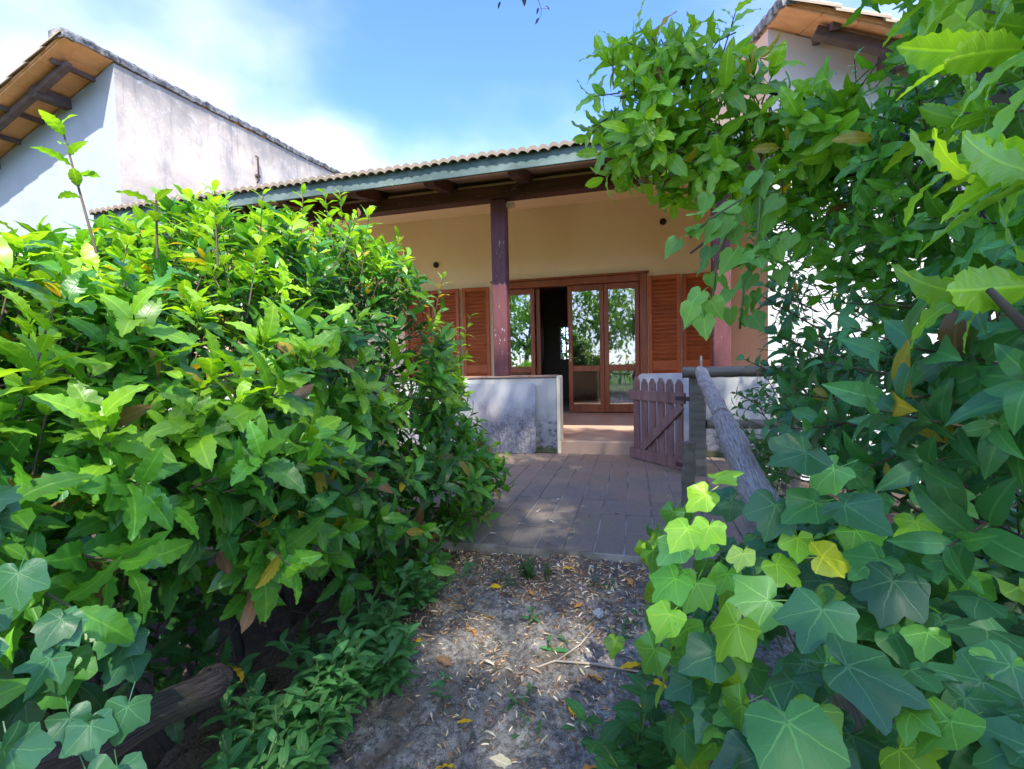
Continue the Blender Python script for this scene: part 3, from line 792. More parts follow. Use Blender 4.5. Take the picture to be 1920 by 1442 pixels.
log('post', [(0.50, 2.05, -0.25), (0.475, 2.05, 0.39)], (0.055, 0.05), M['log'], hr, 5.0)
log('post', [(0.335, 3.28, -0.05), (0.35, 3.30, 0.46)], (0.045, 0.042), M['wood_grey'], hr, 8.0, 0.1)
def bark_log_mat():
    n = N('shaded_bark_log')
    uvc = n.n('ShaderNodeTexCoord').outputs['UV']
    g = n.noise(5, 7, 0.7, vec=n.n('ShaderNodeMapping', None, Vector=uvc, Scale=(11.0, 2.2, 1)).outputs[0], dist=0.6)
    c = n.mix(n.ramp(g, 0.36, 0.62), (0.035, 0.027, 0.022), (0.125, 0.10, 0.08))  # bark darkened, the shade under the hedge put into its colour
    c = n.mix(n.math('MULTIPLY', n.ramp(n.noise(9, 5), 0.5, 0.65), 0.5), c, (0.06, 0.065, 0.03))
    return n.end(n.bsdf(c, 0.92, n.bump(g, 0.9, 0.012), 0.2))
bark_log = bark_log_mat()
hl = empty('log_edging', (-0.85, 0.7, 0), 'fallen brown log rail lying under the hedge at the lower left', 'log')
log('log', [(-0.76, 0.18, 0.53), (-0.809, 0.448, 0.44), (-0.861, 0.741, 0.352), (-0.868, 0.775, 0.34)], (0.031, 0.033), bark_log, hl, 21.0, 0.16)

# ------------------------------------------------------------------ leaf templates
def strip_leaf(n, width, teeth=0.0, fold=0.25, droop=0.3, wave=0.0, peak=0.45, tip=1.0, twist=0.0, seed=0, stalk=0.06):
    """leaf of length 1 along x; midrib and two edges"""
    r = np.random.default_rng(seed)
    v, uv, f = [], [], []
    xs_ = np.linspace(0, 1, n+1)
    def hw(t):
        a = t**(0.75)*(1-t)**(0.85*tip); b = peak**0.75*(1-peak)**(0.85*tip)
        return 0.5*width*min(a/b, 1.15)
    for i, t in enumerate(xs_):
        w = hw(t)
        if 0 < i < n and teeth: w *= 1+teeth*(1 if i % 2 else -1)
        z0 = -droop*t*t+0.05*math.sin(t*3.1)
        tw_ = twist*t
        for side in (0, 1, -1):
            y = side*w
            z = z0+fold*abs(y)-0.55*fold*y*y/max(width, .01)+(wave*math.sin(i*1.9+side*1.3+seed)*abs(side)*0.05)
            v.append((t, y*math.cos(tw_), z+y*math.sin(tw_))); uv.append((t, y/max(width, 1e-3)*0.5))
    for i in range(n):
        a, b = 3*i, 3*(i+1)
        f.append((a, b, b+1, a+1)); f.append((a, a+2, b+2, b))
    if stalk:
        k = len(v)
        v += [(-stalk*2.2, 0.006, -0.02), (-stalk*2.2, -0.006, -0.02), (0.0, 0.008, 0.004), (0.0, -0.008, 0.004)]
        uv += [(0, 0)]*4; f.append((k, k+2, k+3, k+1))
    return np.array(v), f, np.array(uv)
def lobed_leaf(spec, cup=0.12, seed=0, wavy=0.04):
    """ivy: outline given as (angle, radius) from the stalk joint, tip along +x"""
    r = np.random.default_rng(seed)
    half = [(a, q*(1+r.uniform(-.06, .06))) for a, q in spec]
    outline = [(a, q) for a, q in half]+[(-a, q*(1+r.uniform(-.07, .07))) for a, q in half[::-1] if 0 < a < 180]
    v = [(0, 0, 0)]; uv = [(0, 0)]; f = []
    n = len(outline)
    for ring in (0.5, 1.0):
        for a, q in outline:
            x, y = q*ring*math.cos(rad(a)), q*ring*math.sin(rad(a))
            rr = x*x+y*y
            z = -cup*rr+0.012*math.cos(math.radians(a)*5)*ring+wavy*math.sin(a*0.05+seed)*ring+0.07*math.sqrt(y*y+0.01)
            v.append((x, y, z)); uv.append((x, y))
    for i in range(n):
        j = (i+1) % n
        f.append((0, 1+i, 1+j)); f.append((1+i, 1+n+i, 1+n+j, 1+j))
    k = len(v)
    v += [(-0.5, 0.01, -0.25), (-0.5, -0.01, -0.25), (0.0, 0.012, -0.005), (0.0, -0.012, -0.005)]; uv += [(0, 0)]*4
    f.append((k, k+2, k+3, k+1))
    return np.array(v), f, np.array(uv)
IVY = [(0, 0.86), (9, 0.75), (18, 0.64), (27, 0.58), (36, 0.60), (46, 0.66), (55, 0.67), (66, 0.60), (80, 0.51), (95, 0.48), (110, 0.49), (122, 0.47), (140, 0.36), (160, 0.24), (176, 0.06)]
IVY2 = [(0, 0.95), (7, 0.78), (15, 0.58), (25, 0.42), (38, 0.48), (52, 0.72), (62, 0.60), (78, 0.42), (92, 0.40), (112, 0.46), (124, 0.42), (145, 0.30), (165, 0.18), (177, 0.05)]
IVY3 = [(0, 0.78), (12, 0.66), (24, 0.56), (36, 0.56), (48, 0.60), (60, 0.56), (76, 0.46), (94, 0.44), (114, 0.44), (130, 0.38), (150, 0.28), (170, 0.12)]
HEART = [(0, 0.95), (8, 0.78), (20, 0.64), (35, 0.56), (55, 0.51), (75, 0.48), (95, 0.45), (115, 0.42), (135, 0.36), (155, 0.26), (172, 0.10)]
T = {
 'laurel': [strip_leaf(16, 0.40, 0.11, 0.30, 0.20, 0.6, seed=1), strip_leaf(16, 0.44, 0.09, 0.22, 0.34, 0.7, seed=2, twist=0.25),
            strip_leaf(16, 0.37, 0.12, 0.38, 0.10, 0.4, seed=3, twist=-0.2), strip_leaf(16, 0.46, 0.08, 0.18, 0.45, 0.6, seed=4)],
 'laurel_low': [strip_leaf(7, 0.38, 0.05, 0.30, 0.20, 0.4, seed=1), strip_leaf(7, 0.42, 0.05, 0.22, 0.36, 0.5, seed=2, twist=0.25),
            strip_leaf(7, 0.35, 0.06, 0.36, 0.12, 0.4, seed=3, twist=-0.2)],
 'bay': [strip_leaf(10, 0.40, 0.0, 0.28, 0.22, 0.9, seed=5), strip_leaf(10, 0.36, 0.0, 0.35, 0.34, 1.0, seed=6, twist=0.2),
         strip_leaf(10, 0.43, 0.0, 0.2, 0.12, 0.8, seed=7, twist=-0.2)],
 'bay_low': [strip_leaf(5, 0.40, 0.0, 0.28, 0.18, 0.5, seed=5, stalk=0), strip_leaf(5, 0.36, 0.0, 0.35, 0.30, 0.5, seed=6, twist=0.2, stalk=0)],
 'privet': [strip_leaf(12, 0.46, 0.0, 0.30, 0.42, 0.2, peak=0.38, tip=1.25, seed=8), strip_leaf(12, 0.42, 0.0, 0.40, 0.25, 0.2, peak=0.36, tip=1.25, seed=9, twist=0.2),
            strip_leaf(12, 0.50, 0.0, 0.22, 0.55, 0.2, peak=0.40, tip=1.2, seed=10)],
 'privet_low': [strip_leaf(5, 0.46, 0.0, 0.30, 0.40, 0.2, peak=0.38, seed=8, stalk=0), strip_leaf(5, 0.42, 0.0, 0.40, 0.25, 0.2, peak=0.36, seed=9, stalk=0)],
 'ivy': [lobed_leaf(IVY, 0.24, 1, .07), lobed_leaf(IVY, 0.40, 2, .05), lobed_leaf(IVY2, 0.20, 3, .08), lobed_leaf(IVY3, 0.34, 4, .06), lobed_leaf(IVY3, 0.14, 5, .09), lobed_leaf(IVY, -0.10, 6, .09)],
 'heart': [lobed_leaf(HEART, 0.22, 6, 0.03), lobed_leaf(HEART, 0.12, 7, 0.04)],
 'herb': [strip_leaf(8, 0.40, 0.0, 0.25, 0.25, 0.2, peak=0.45, seed=11, stalk=0.03), strip_leaf(8, 0.36, 0.0, 0.3, 0.4, 0.3, peak=0.42, seed=12, stalk=0.03)],
 'nettle': [strip_leaf(16, 0.50, 0.07, 0.2, 0.25, 0.2, peak=0.33, tip=1.1, seed=13), strip_leaf(16, 0.46, 0.08, 0.28, 0.35, 0.2, peak=0.33, tip=1.1, seed=14)],
 'dry': [strip_leaf(6, 0.24, 0.0, 0.9, -0.25, 0.6, seed=15, stalk=0), strip_leaf(6, 0.30, 0.0, -0.6, 0.3, 0.8, seed=16, stalk=0), strip_leaf(6, 0.2, 0.0, 1.3, 0.15, 0.5, seed=17, stalk=0)],
 'fallen': [strip_leaf(9, 0.44, 0.0, 0.35, -0.12, 0.9, seed=18), strip_leaf(9, 0.40, 0.0, 0.5, 0.15, 1.2, seed=19, twist=0.5)],
}
MESH = {}
def leaf_mesh(kind, i, mat, name='leaf'):
    k = (kind, i, mat.name)
    if k not in MESH:
        v, f, uv = T[kind][i]
        m = bpy.data.meshes.new(name); m.from_pydata([tuple(a) for a in v], [], f)
        l = m.uv_layers.new(name='UVMap'); idx = np.empty(len(m.loops), np.int32); m.loops.foreach_get('vertex_index', idx)
        l.data.foreach_set('uv', uv[idx].astype(np.float32).ravel())
        m.shade_smooth(); m.materials.append(mat); MESH[k] = m
    return MESH[k]

def unit(a): return a/np.maximum(np.linalg.norm(a, axis=-1, keepdims=True), 1e-9)
class Cloud:
    """the leaves of one plant: base point, direction, facing, length, colour"""
    def __init__(s, root, kind, mat, low=None, name='leaf', n_parts=300):
        s.root, s.kind, s.mat, s.low, s.name, s.n_parts = root, kind, mat, low or kind, name, n_parts
        s.P, s.D, s.Nn, s.L, s.C = [], [], [], [], []; s.twigs = []
    def add(s, P, D, Nn, L, C):
        s.P.append(np.atleast_2d(P)); s.D.append(np.atleast_2d(D)); s.Nn.append(np.atleast_2d(Nn)); s.L.append(np.atleast_1d(L)); s.C.append(np.atleast_2d(C))
    def shoot(s, base, d, n, L, col0, col1, stem=0.14, spread=(80, 38), up=0.5, r=None, start=0.2):
        r = r or rng
        base = np.asarray(base, float); d = unit(np.asarray(d, float))
        a = unit(np.cross(d, [0.3, 0.2, 0.93] if abs(d[2]) < .9 else [1, 0, 0])); b = np.cross(d, a)
        t = np.linspace(start, 1, n); az = np.arange(n)*2.39996+r.uniform(0, 6.3)
        bend = unit(d+np.array([0, 0, 0.25]))
        pos = base+np.outer(t*stem, d)+np.outer((t*t)*stem*0.3, bend-d)
        radial = np.outer(np.cos(az), a)+np.outer(np.sin(az), b)
        ang = np.radians(spread[0]+(spread[1]-spread[0])*t+r.normal(0, 9, n))[:, None]
        D = unit(np.cos(ang)*d+np.sin(ang)*radial)
        Nn = np.sin(ang)*d-np.cos(ang)*radial
        Nn = unit(Nn)+np.array([0, 0, up])+r.normal(0, 0.16, (n, 3))
        ll = L*(1.05-0.30*np.abs(t-0.55)*1.4)*r.uniform(0.66, 1.22, n)
        mixf = np.clip(t+r.normal(0, 0.2, n), 0, 1)[:, None]
        C = np.asarray(col0)*(1-mixf)+np.asarray(col1)*mixf
        C = C*r.uniform(0.72, 1.25, (n, 1))
        old = r.random((n, 1)); C = np.where(old > 0.985, np.array([0.36, 0.27, 0.03]), np.where(old > 0.975, np.array([0.17, 0.09, 0.04]), C))
        s.add(pos, D, Nn, ll, C)
        s.twigs.append((base-0.06*d, pos[-1], 0.0026))
    def pack(s):
        P, D, Nn, L, C = (np.concatenate(x) for x in (s.P, s.D, s.Nn, s.L, s.C))
        D = unit(D); Nn = Nn-D*np.sum(Nn*D, 1, keepdims=True)
        bad = np.linalg.norm(Nn, axis=1) < 1e-3; Nn[bad] = np.cross(D[bad], [0.5, 0.5, 0.7])
        Nn = unit(Nn); Y = np.cross(Nn, D)
        s.n = len(P); s.R = np.stack([D*L[:, None], Y*L[:, None], Nn*L[:, None]], axis=2)
        s.Pp, s.Ll, s.Cc = P, L, C
        s.var = rng.integers(0, 1000, s.n)
    def verts(s, kind, sel):
        out = []
        k = len(T[kind])
        for v in range(k):
            ids = sel[s.var[sel] % k == v]
            tv = T[kind][v][0]
            out.append((v, ids, np.einsum('nij,kj->nki', s.R[ids], tv)+s.Pp[ids][:, None, :]))
        return out
CLOUDS = []
def cloud(*a, **k):
    c = Cloud(*a, **k); CLOUDS.append(c); return c

def twig_mesh(name, segs, mat, parent, sides=4):
    v, f = [], []
    for p, q, r in segs:
        p, q = np.asarray(p, float), np.asarray(q, float); d = unit(q-p)
        a = unit(np.cross(d, [0.31, 0.2, 0.93])); b = np.cross(d, a); k = len(v)
        for c, rr in ((p, r*1.25), (q, r*0.8)):
            for i in range(sides):
                th = 6.283*i/sides; v.append(tuple(c+rr*(a*math.cos(th)+b*math.sin(th))))
        for i in range(sides):
            j = (i+1) % sides; f.append((k+i, k+j, k+sides+j, k+sides+i))
    m = bpy.data.meshes.new(name); m.from_pydata(v, [], f); m.shade_smooth(); m.materials.append(mat)
    return tag(link(name, m, parent), kind='stuff')

def realise():
    """pick the leaves that show largest, make them objects; join the rest of each plant"""
    BW, BH = 480, 360; sc = BW/1920
    zb = np.full(BW*BH, 1e9); frag = []
    for ci, c in enumerate(CLOUDS):
        c.pack()
        low = c.low
        for v, ids, X in c.verts(low, np.arange(c.n)):
            mids = 0.5*(X[:, :-3]+X[:, 3:]) if X.shape[1] > 6 else X
            X = np.concatenate([X, mids], axis=1)
            q = X-CAM; d = q @ CF
            x = np.floor((960+FPX*(q @ CR)/np.maximum(d, 1e-3))*sc).astype(int); y = np.floor((721-FPX*(q @ CU)/np.maximum(d, 1e-3))*sc).astype(int)
            ok = (d > 0.05) & (x >= 0) & (x < BW) & (y >= 0) & (y < BH)
            pix = (y*BW+x)[ok]; dd = d[ok]; who = np.broadcast_to(ids[:, None], d.shape)[ok]
            np.minimum.at(zb, pix, dd); frag.append((ci, pix, dd, who))
    # wall and other opaque things in front are few: leaves only hide leaves here
    zb2 = zb.reshape(BH, BW).copy(); zz = zb.reshape(BH, BW)
    zb2[1:] = np.minimum(zb2[1:], zz[:-1]+0.03); zb2[:-1] = np.minimum(zb2[:-1], zz[1:]+0.03); zb2[:, 1:] = np.minimum(zb2[:, 1:], zz[:, :-1]+0.03); zb2[:, :-1] = np.minimum(zb2[:, :-1], zz[:, 1:]+0.03)
    zb2 = zb2.ravel()
    counts = [np.zeros(c.n) for c in CLOUDS]
    for ci, pix, dd, who in frag:
        vis = dd <= zb2[pix]+0.012
        key = np.unique(who[vis].astype(np.int64)*BW*BH+pix[vis])
        np.add.at(counts[ci], key//(BW*BH), 1)
    for c, n in zip(CLOUDS, counts):
        order = np.argsort(-n); big = order[:min(c.n_parts, c.n)]
        big = big[n[big] > 0] if len(big) else big
        hero = np.zeros(c.n, bool); hero[big] = True
        k = len(T[c.kind]); base = wloc(c.root)
        for i in big:
            R, P = c.R[i], c.Pp[i]
            o = bpy.data.objects.new(c.name, leaf_mesh(c.kind, int(c.var[i] % k), LM[c.mat][0], c.name)); COL.objects.link(o)
            o.parent = c.root
            o.matrix_basis = Matrix(((*R[0], P[0]-base.x), (*R[1], P[1]-base.y), (*R[2], P[2]-base.z), (0, 0, 0, 1)))
            o.color = (*np.clip(c.Cc[i], 0, 1), 1)
        rest = np.nonzero(~hero)[0]
        if len(rest):
            V, Fv, Fs, UV, CC, off = [], [], [], [], [], 0
            for v, ids, X in c.verts(c.low, rest):
                if not len(ids): continue
                tv, tf, tuv = T[c.low][v]; nk = len(tv)
                V.append(X.reshape(-1, 3))
                flat = np.concatenate([np.array(a) for a in tf]); sizes = np.array([len(a) for a in tf])
                Fv.append((flat[None, :]+(off+np.arange(len(ids))*nk)[:, None]).ravel()); Fs.append(np.tile(sizes, len(ids)))
                UV.append(np.tile(tuv[flat], (len(ids), 1))); CC.append(np.repeat(c.Cc[ids], nk, axis=0)); off += len(ids)*nk
            V = np.concatenate(V); Fv = np.concatenate(Fv); Fs = np.concatenate(Fs); UV = np.concatenate(UV); CC = np.concatenate(CC)
            m = bpy.data.meshes.new('foliage')
            m.vertices.add(len(V)); m.vertices.foreach_set('co', V.astype(np.float32).ravel())
            m.loops.add(len(Fv)); m.loops.foreach_set('vertex_index', Fv.astype(np.int32))
            m.polygons.add(len(Fs)); m.polygons.foreach_set('loop_start', (np.cumsum(Fs)-Fs).astype(np.int32)); m.polygons.foreach_set('loop_total', Fs.astype(np.int32))
            m.update(calc_edges=True)
            m.uv_layers.new(name='UVMap').data.foreach_set('uv', UV.astype(np.float32).ravel())
            at = m.attributes.new('tint', 'FLOAT_COLOR', 'POINT')
            at.data.foreach_set('color', np.concatenate([np.clip(CC, 0, 1), np.ones((len(CC), 1))], 1).astype(np.float32).ravel())
            m.shade_smooth(); m.materials.append(LM[c.mat][1])
            tag(link('foliage', m, c.root), kind='stuff')
        if c.twigs: twig_mesh('twigs', c.twigs, M['stem_green'] if c.mat in ('herb', 'ivy') else M['twig'], c.root)

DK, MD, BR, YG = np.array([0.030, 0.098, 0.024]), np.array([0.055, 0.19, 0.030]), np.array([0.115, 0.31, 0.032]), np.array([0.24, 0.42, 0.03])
TEAL, PALE = np.array([0.046, 0.150, 0.056]), np.array([0.20, 0.36, 0.10])
BROWN = np.array([0.20, 0.10, 0.055])

# ------------------------------------------------------------------ laurel hedge on the left
hedge = empty('laurel_hedge', (-1.7, 1.5, -0.2), 'big glossy toothed-leaf laurel hedge filling the left side of the path', 'hedge')
H = cloud(hedge, 'laurel', 'laurel', 'laurel_low')
def hedge_top(y): return 1.06+0.268*y+0.05*math.sin(y*3.1+1)+0.04*math.sin(y*7.7)+0.10*max(0.0, 1.1-y)
def hedge_profile(y):
    zt = hedge_top(y); zb = min(max(0.43-(y-0.9)*0.42, -0.08), 0.50)
    sh = -0.10*max(0, 1.2-y)
    e = min(max((y-1.7)/1.3, 0.0), 1.0)                    # towards the paving the hedge leans back above its foot
    return [(-1.16+sh, zb), (-0.97+sh+0.02*e, zb+0.28), (-1.00+sh-0.22*e, 0.80), (-1.17+sh-0.13*e, 0.74*zt), (-1.50+sh-0.16*e, 0.94*zt), (-2.0+sh-0.15*e, zt), (-2.7, 0.99*zt), (-3.0, 0.75*zt)]
def hedge_point(y, s):
    p = hedge_profile(y); seg = [math.dist(a, b) for a, b in zip(p, p[1:])]; tot = sum(seg); d = s*tot
    for (a, b), l in zip(zip(p, p[1:]), seg):
        if d <= l:
            k = d/l; nx, nzz = (a[1]-b[1]), (b[0]-a[0]); q = math.hypot(nx, nzz)
            nx, nzz = -nx/q, -nzz/q
            return a[0]+(b[0]-a[0])*k, a[1]+(b[1]-a[1])*k, nx, nzz
        d -= l
    return p[-1][0], p[-1][1], 0, 1
for i in range(1850):
    y = rng.uniform(-0.55, 3.15); s = rng.uniform(0, 1)**1.15
    x, z, nx, nz_ = hedge_point(y, s)
    clump = mnoise.noise(Vector((x*2.1, y*2.1, z*2.1)))
    hole = mnoise.noise(Vector((x*1.7+7, y*1.7, z*1.9)))
    if hole > 0.10 and rng.random() < 0.9 and s < 0.5: continue
    depth = max(0.0, rng.normal(0.03, 0.06))-0.20*clump
    if rng.random() < 0.22: depth += rng.uniform(0.1, 0.3)
    endy = max(0, (y-2.7)/0.5)
    base = np.array([x-nx*depth-0.25*endy**2*0.3, y+rng.normal(0, .03), z-nz_*depth-0.12*endy**2*s])
    d = np.array([nx, 0.35*endy-0.12, nz_])*0.8+np.array([0, 0, 0.42])+rng.normal(0, 0.33, 3)
    young = rng.random()
    tip = YG*1.1 if (young > 0.45 and z > 0.75) else (BR if young > 0.25 else MD)  # young tips, with the sunlit hedge top put into the yellow-green
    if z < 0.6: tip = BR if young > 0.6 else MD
    H.shoot(base, d, int(rng.integers(7, 11)), rng.uniform(0.095, 0.125), DK if young < .5 else MD, tip, stem=rng.uniform(0.09, 0.17), up=0.55)
# the bulk behind the outer leaves
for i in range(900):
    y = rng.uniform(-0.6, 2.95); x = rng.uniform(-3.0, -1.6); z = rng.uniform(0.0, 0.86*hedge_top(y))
    H.shoot((x, y, z), np.array([0.5, -0.2, 0.5])+rng.normal(0, .5, 3), 6, 0.11, DK, DK*1.3, stem=0.2)  # dark green only: the gloom inside the hedge put into leaf colour
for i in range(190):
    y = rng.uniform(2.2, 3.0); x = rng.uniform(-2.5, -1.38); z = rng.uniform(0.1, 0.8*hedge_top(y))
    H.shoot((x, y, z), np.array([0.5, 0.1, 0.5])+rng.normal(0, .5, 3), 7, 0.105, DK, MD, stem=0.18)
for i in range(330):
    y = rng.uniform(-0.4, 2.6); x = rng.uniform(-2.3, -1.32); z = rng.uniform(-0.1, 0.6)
    H.shoot((x, y, z), np.array([0.5, -0.2, 0.4])+rng.normal(0, .5, 3), 6, 0.105, DK*.9, DK*1.1, stem=0.2)  # low filler, darkness of the hollow put into its leaf colour
# inner layer: leaves on the bare framework, shade inside the hedge put into their dark green
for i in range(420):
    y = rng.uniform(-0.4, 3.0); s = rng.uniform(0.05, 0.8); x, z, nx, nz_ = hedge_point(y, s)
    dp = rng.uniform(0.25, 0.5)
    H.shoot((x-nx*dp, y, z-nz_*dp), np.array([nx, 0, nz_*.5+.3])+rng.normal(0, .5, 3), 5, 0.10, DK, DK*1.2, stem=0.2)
# tall young shoots that stand above the hedge
for i in range(22):
    y = rng.uniform(0.25, 2.6); x = rng.uniform(-2.0, -1.35); zt = hedge_top(y)
    H.shoot((x, y, zt-0.12), np.array([rng.normal(0, .25), rng.normal(0, .25), 1.0]), int(rng.integers(6, 10)), rng.uniform(0.07, 0.10), BR, YG, stem=rng.uniform(.16, .30), spread=(70, 40), start=0.3)
for b, tp, n, L in (((-1.183, .792, 1.33), (-1.245, .787, 1.56), 8, 0.062), ((-1.086, .87, 1.33), (-1.085, .873, 1.42), 5, 0.075), ((-1.294, 1.233, 1.40), (-1.29, 1.23, 1.52), 6, 0.06),
                    ((-1.62, 2.294, 1.72), (-1.66, 2.30, 1.98), 11, 0.075), ((-1.36, 2.45, 1.52), (-1.30, 2.47, 1.74), 9, 0.08), ((-1.2, 2.7, 1.30), (-1.13, 2.72, 1.57), 9, 0.07),
                    ((-1.5, 1.9, 1.62), (-1.5, 1.92, 1.84), 9, 0.075), ((-1.42, 1.55, 1.5), (-1.40, 1.56, 1.69), 8, 0.07), ((-1.75, 2.6, 1.85), (-1.78, 2.62, 2.1), 9, 0.08), ((-1.15, 2.95, 1.05), (-1.05, 2.98, 1.33), 9, 0.07),
                    ((-1.30, .55, 1.20), (-1.36, .52, 1.42), 8, 0.075), ((-1.1, 2.8, 0.45), (-0.90, 2.95, 0.45), 9, 0.09), ((-1.0, 2.9, 0.32), (-0.84, 3.0, 0.38), 9, 0.09), ((-1.0, 2.6, 0.15), (-0.85, 2.62, 0.12), 8, 0.09)):
    b, tp = np.array(b), np.array(tp)
    H.shoot(b, tp-b, n, L, BR, YG, stem=float(np.linalg.norm(tp-b)), spread=(70, 42), start=0.3)
hb = MB()
for i in range(34):
    y = rng.uniform(-0.3, 3.0); x0 = rng.uniform(-1.8, -1.35)
    xe, ze, nx, nz_ = hedge_point(y, rng.uniform(0.1, 0.7))
    p0 = Vector((x0, y+rng.normal(0, .1), -0.2)); p2 = Vector((xe-nx*.15, y+rng.normal(0, .25), ze-nz_*.15)); p1 = p0.lerp(p2, 0.5)+Vector((-0.12, rng.normal(0, .08), 0.1))
    hb.tube([p0, p0.lerp(p1, .5)+Vector((rng.normal(0, .02), 0, 0)), p1, p1.lerp(p2, .5)+Vector((0, rng.normal(0, .02), .02)), p2], [0.02, 0.016, 0.012, 0.009, 0.005], 6)
tag(hb.build('branches', M['bark'], hedge), kind='stuff')
# withered leaves caught in the hedge
DEAD = cloud(hedge, 'fallen', 'dry', name='withered_leaf')
for i in range(26):
    c0 = ((-1.19, 1.46, 0.98), (-1.17, 1.40, 1.06), (-0.98, .98, .47), (-0.97, 1.1, .52))[i % 4]
    p = np.array(c0)+rng.normal(0, 0.05, 3)
    DEAD.add(p, np.array([rng.normal(0.3, .4), rng.normal(-.2, .4), -0.9]), np.array([0.7, -0.7, 0.2])+rng.normal(0, .3, 3), rng.uniform(0.05, 0.085), np.array([0.22, 0.125, 0.075])*rng.uniform(.5, 1.25))

# ------------------------------------------------------------------ ivy on the left, low under the hedge
ivl = empty('ivy_plant', (-1.0, 0.35, 0.0), 'dark ivy hanging at the lower left corner under the hedge', 'ivy')
IL = cloud(ivl, 'ivy', 'ivy')
for i in range(90):
    y = rng.uniform(0.12, 0.72); z = rng.uniform(0.40, 0.86)
    x = -0.80-0.28*z-0.12*rng.random()-0.1*y
    IL.add((x, y, z), np.array([0.35, -0.25, -0.7])+rng.normal(0, .35, 3), np.array([0.55, -0.45, 0.65])+rng.normal(0, .22, 3), rng.uniform(0.055, 0.085), (TEAL if rng.random() < .75 else MD)*rng.uniform(.8, 1.3))
for i in range(34):
    y = rng.uniform(0.27, 0.44); z = rng.uniform(0.50, 0.84)
    x = 0.07-0.61*y-0.76*z-abs(rng.normal(0, .05))
    IL.add((x, y, z), np.array([0.3, -0.3, -0.7])+rng.normal(0, .4, 3), np.array([0.62, -0.5, 0.6])+rng.normal(0, .25, 3), rng.uniform(0.042, 0.06), np.array([0.05, 0.15, 0.06])*rng.uniform(.75, 1.3))
# ------------------------------------------------------------------ ivy mound on the right
ivy = empty('ivy_plant', (0.55, 0.9, 0.0), 'big-leaved ivy sprawling over the log handrail at the lower right', 'ivy')
IV = cloud(ivy, 'ivy', 'ivy')
def mound(x, y):
    """height of the ivy mound"""
    e = ((x-0.62)/0.58)**2+((y-1.05)/1.05)**2
    return 0.12+0.50*max(0.0, 1-e)**0.45
def ivy_col():
    q = rng.random()
    if q < 0.50: return TEAL*rng.uniform(.85, 1.35)
    if q < 0.72: return np.array([0.045, 0.15, 0.04])*rng.uniform(.85, 1.3)
    if q < 0.88: return np.array([0.12, 0.30, 0.045])*rng.uniform(.85, 1.2)
    return np.array([0.23, 0.40, 0.045])*rng.uniform(.85, 1.15)
pts = []
tries = 0
while len(pts) < 560 and tries < 9000:
    tries += 1
    x, y = rng.uniform(0.06, 1.2), rng.uniform(0.12, 2.05)
    e = ((x-0.62)/0.58)**2+((y-1.05)/1.05)**2
    if e > 1.0: continue
    z = mound(x, y)
    if np.linalg.norm(np.array([x, y, z])-CAM) < 0.40: continue
    h = 0.02; nx = -(mound(x+h, y)-mound(x-h, y))/(2*h); ny = -(mound(x, y+h)-mound(x, y-h))/(2*h)
    nrm = unit(np.array([np.clip(nx, -1.6, 1.6), np.clip(ny, -1.6, 1.6), 1.0]))
    dep = abs(rng.normal(0, 0.035))
    sz = rng.uniform(0.055, 0.095)*(1.0 if y > 0.9 else 1.1)
    d = np.array([-0.35, -0.75, -0.25])+rng.normal(0, .5, 3)
    pts.append(1); IV.add(np.array([x, y, z-0.05])-nrm*dep, d, nrm+rng.normal(0, .25, 3)+np.array([-.1, -.25, .1]), sz, ivy_col())
    if rng.random() < 0.5: IV.twigs.append((np.array([x, y, z-0.08])-nrm*0.10, np.array([x, y, z-0.055])-nrm*dep, 0.0018))
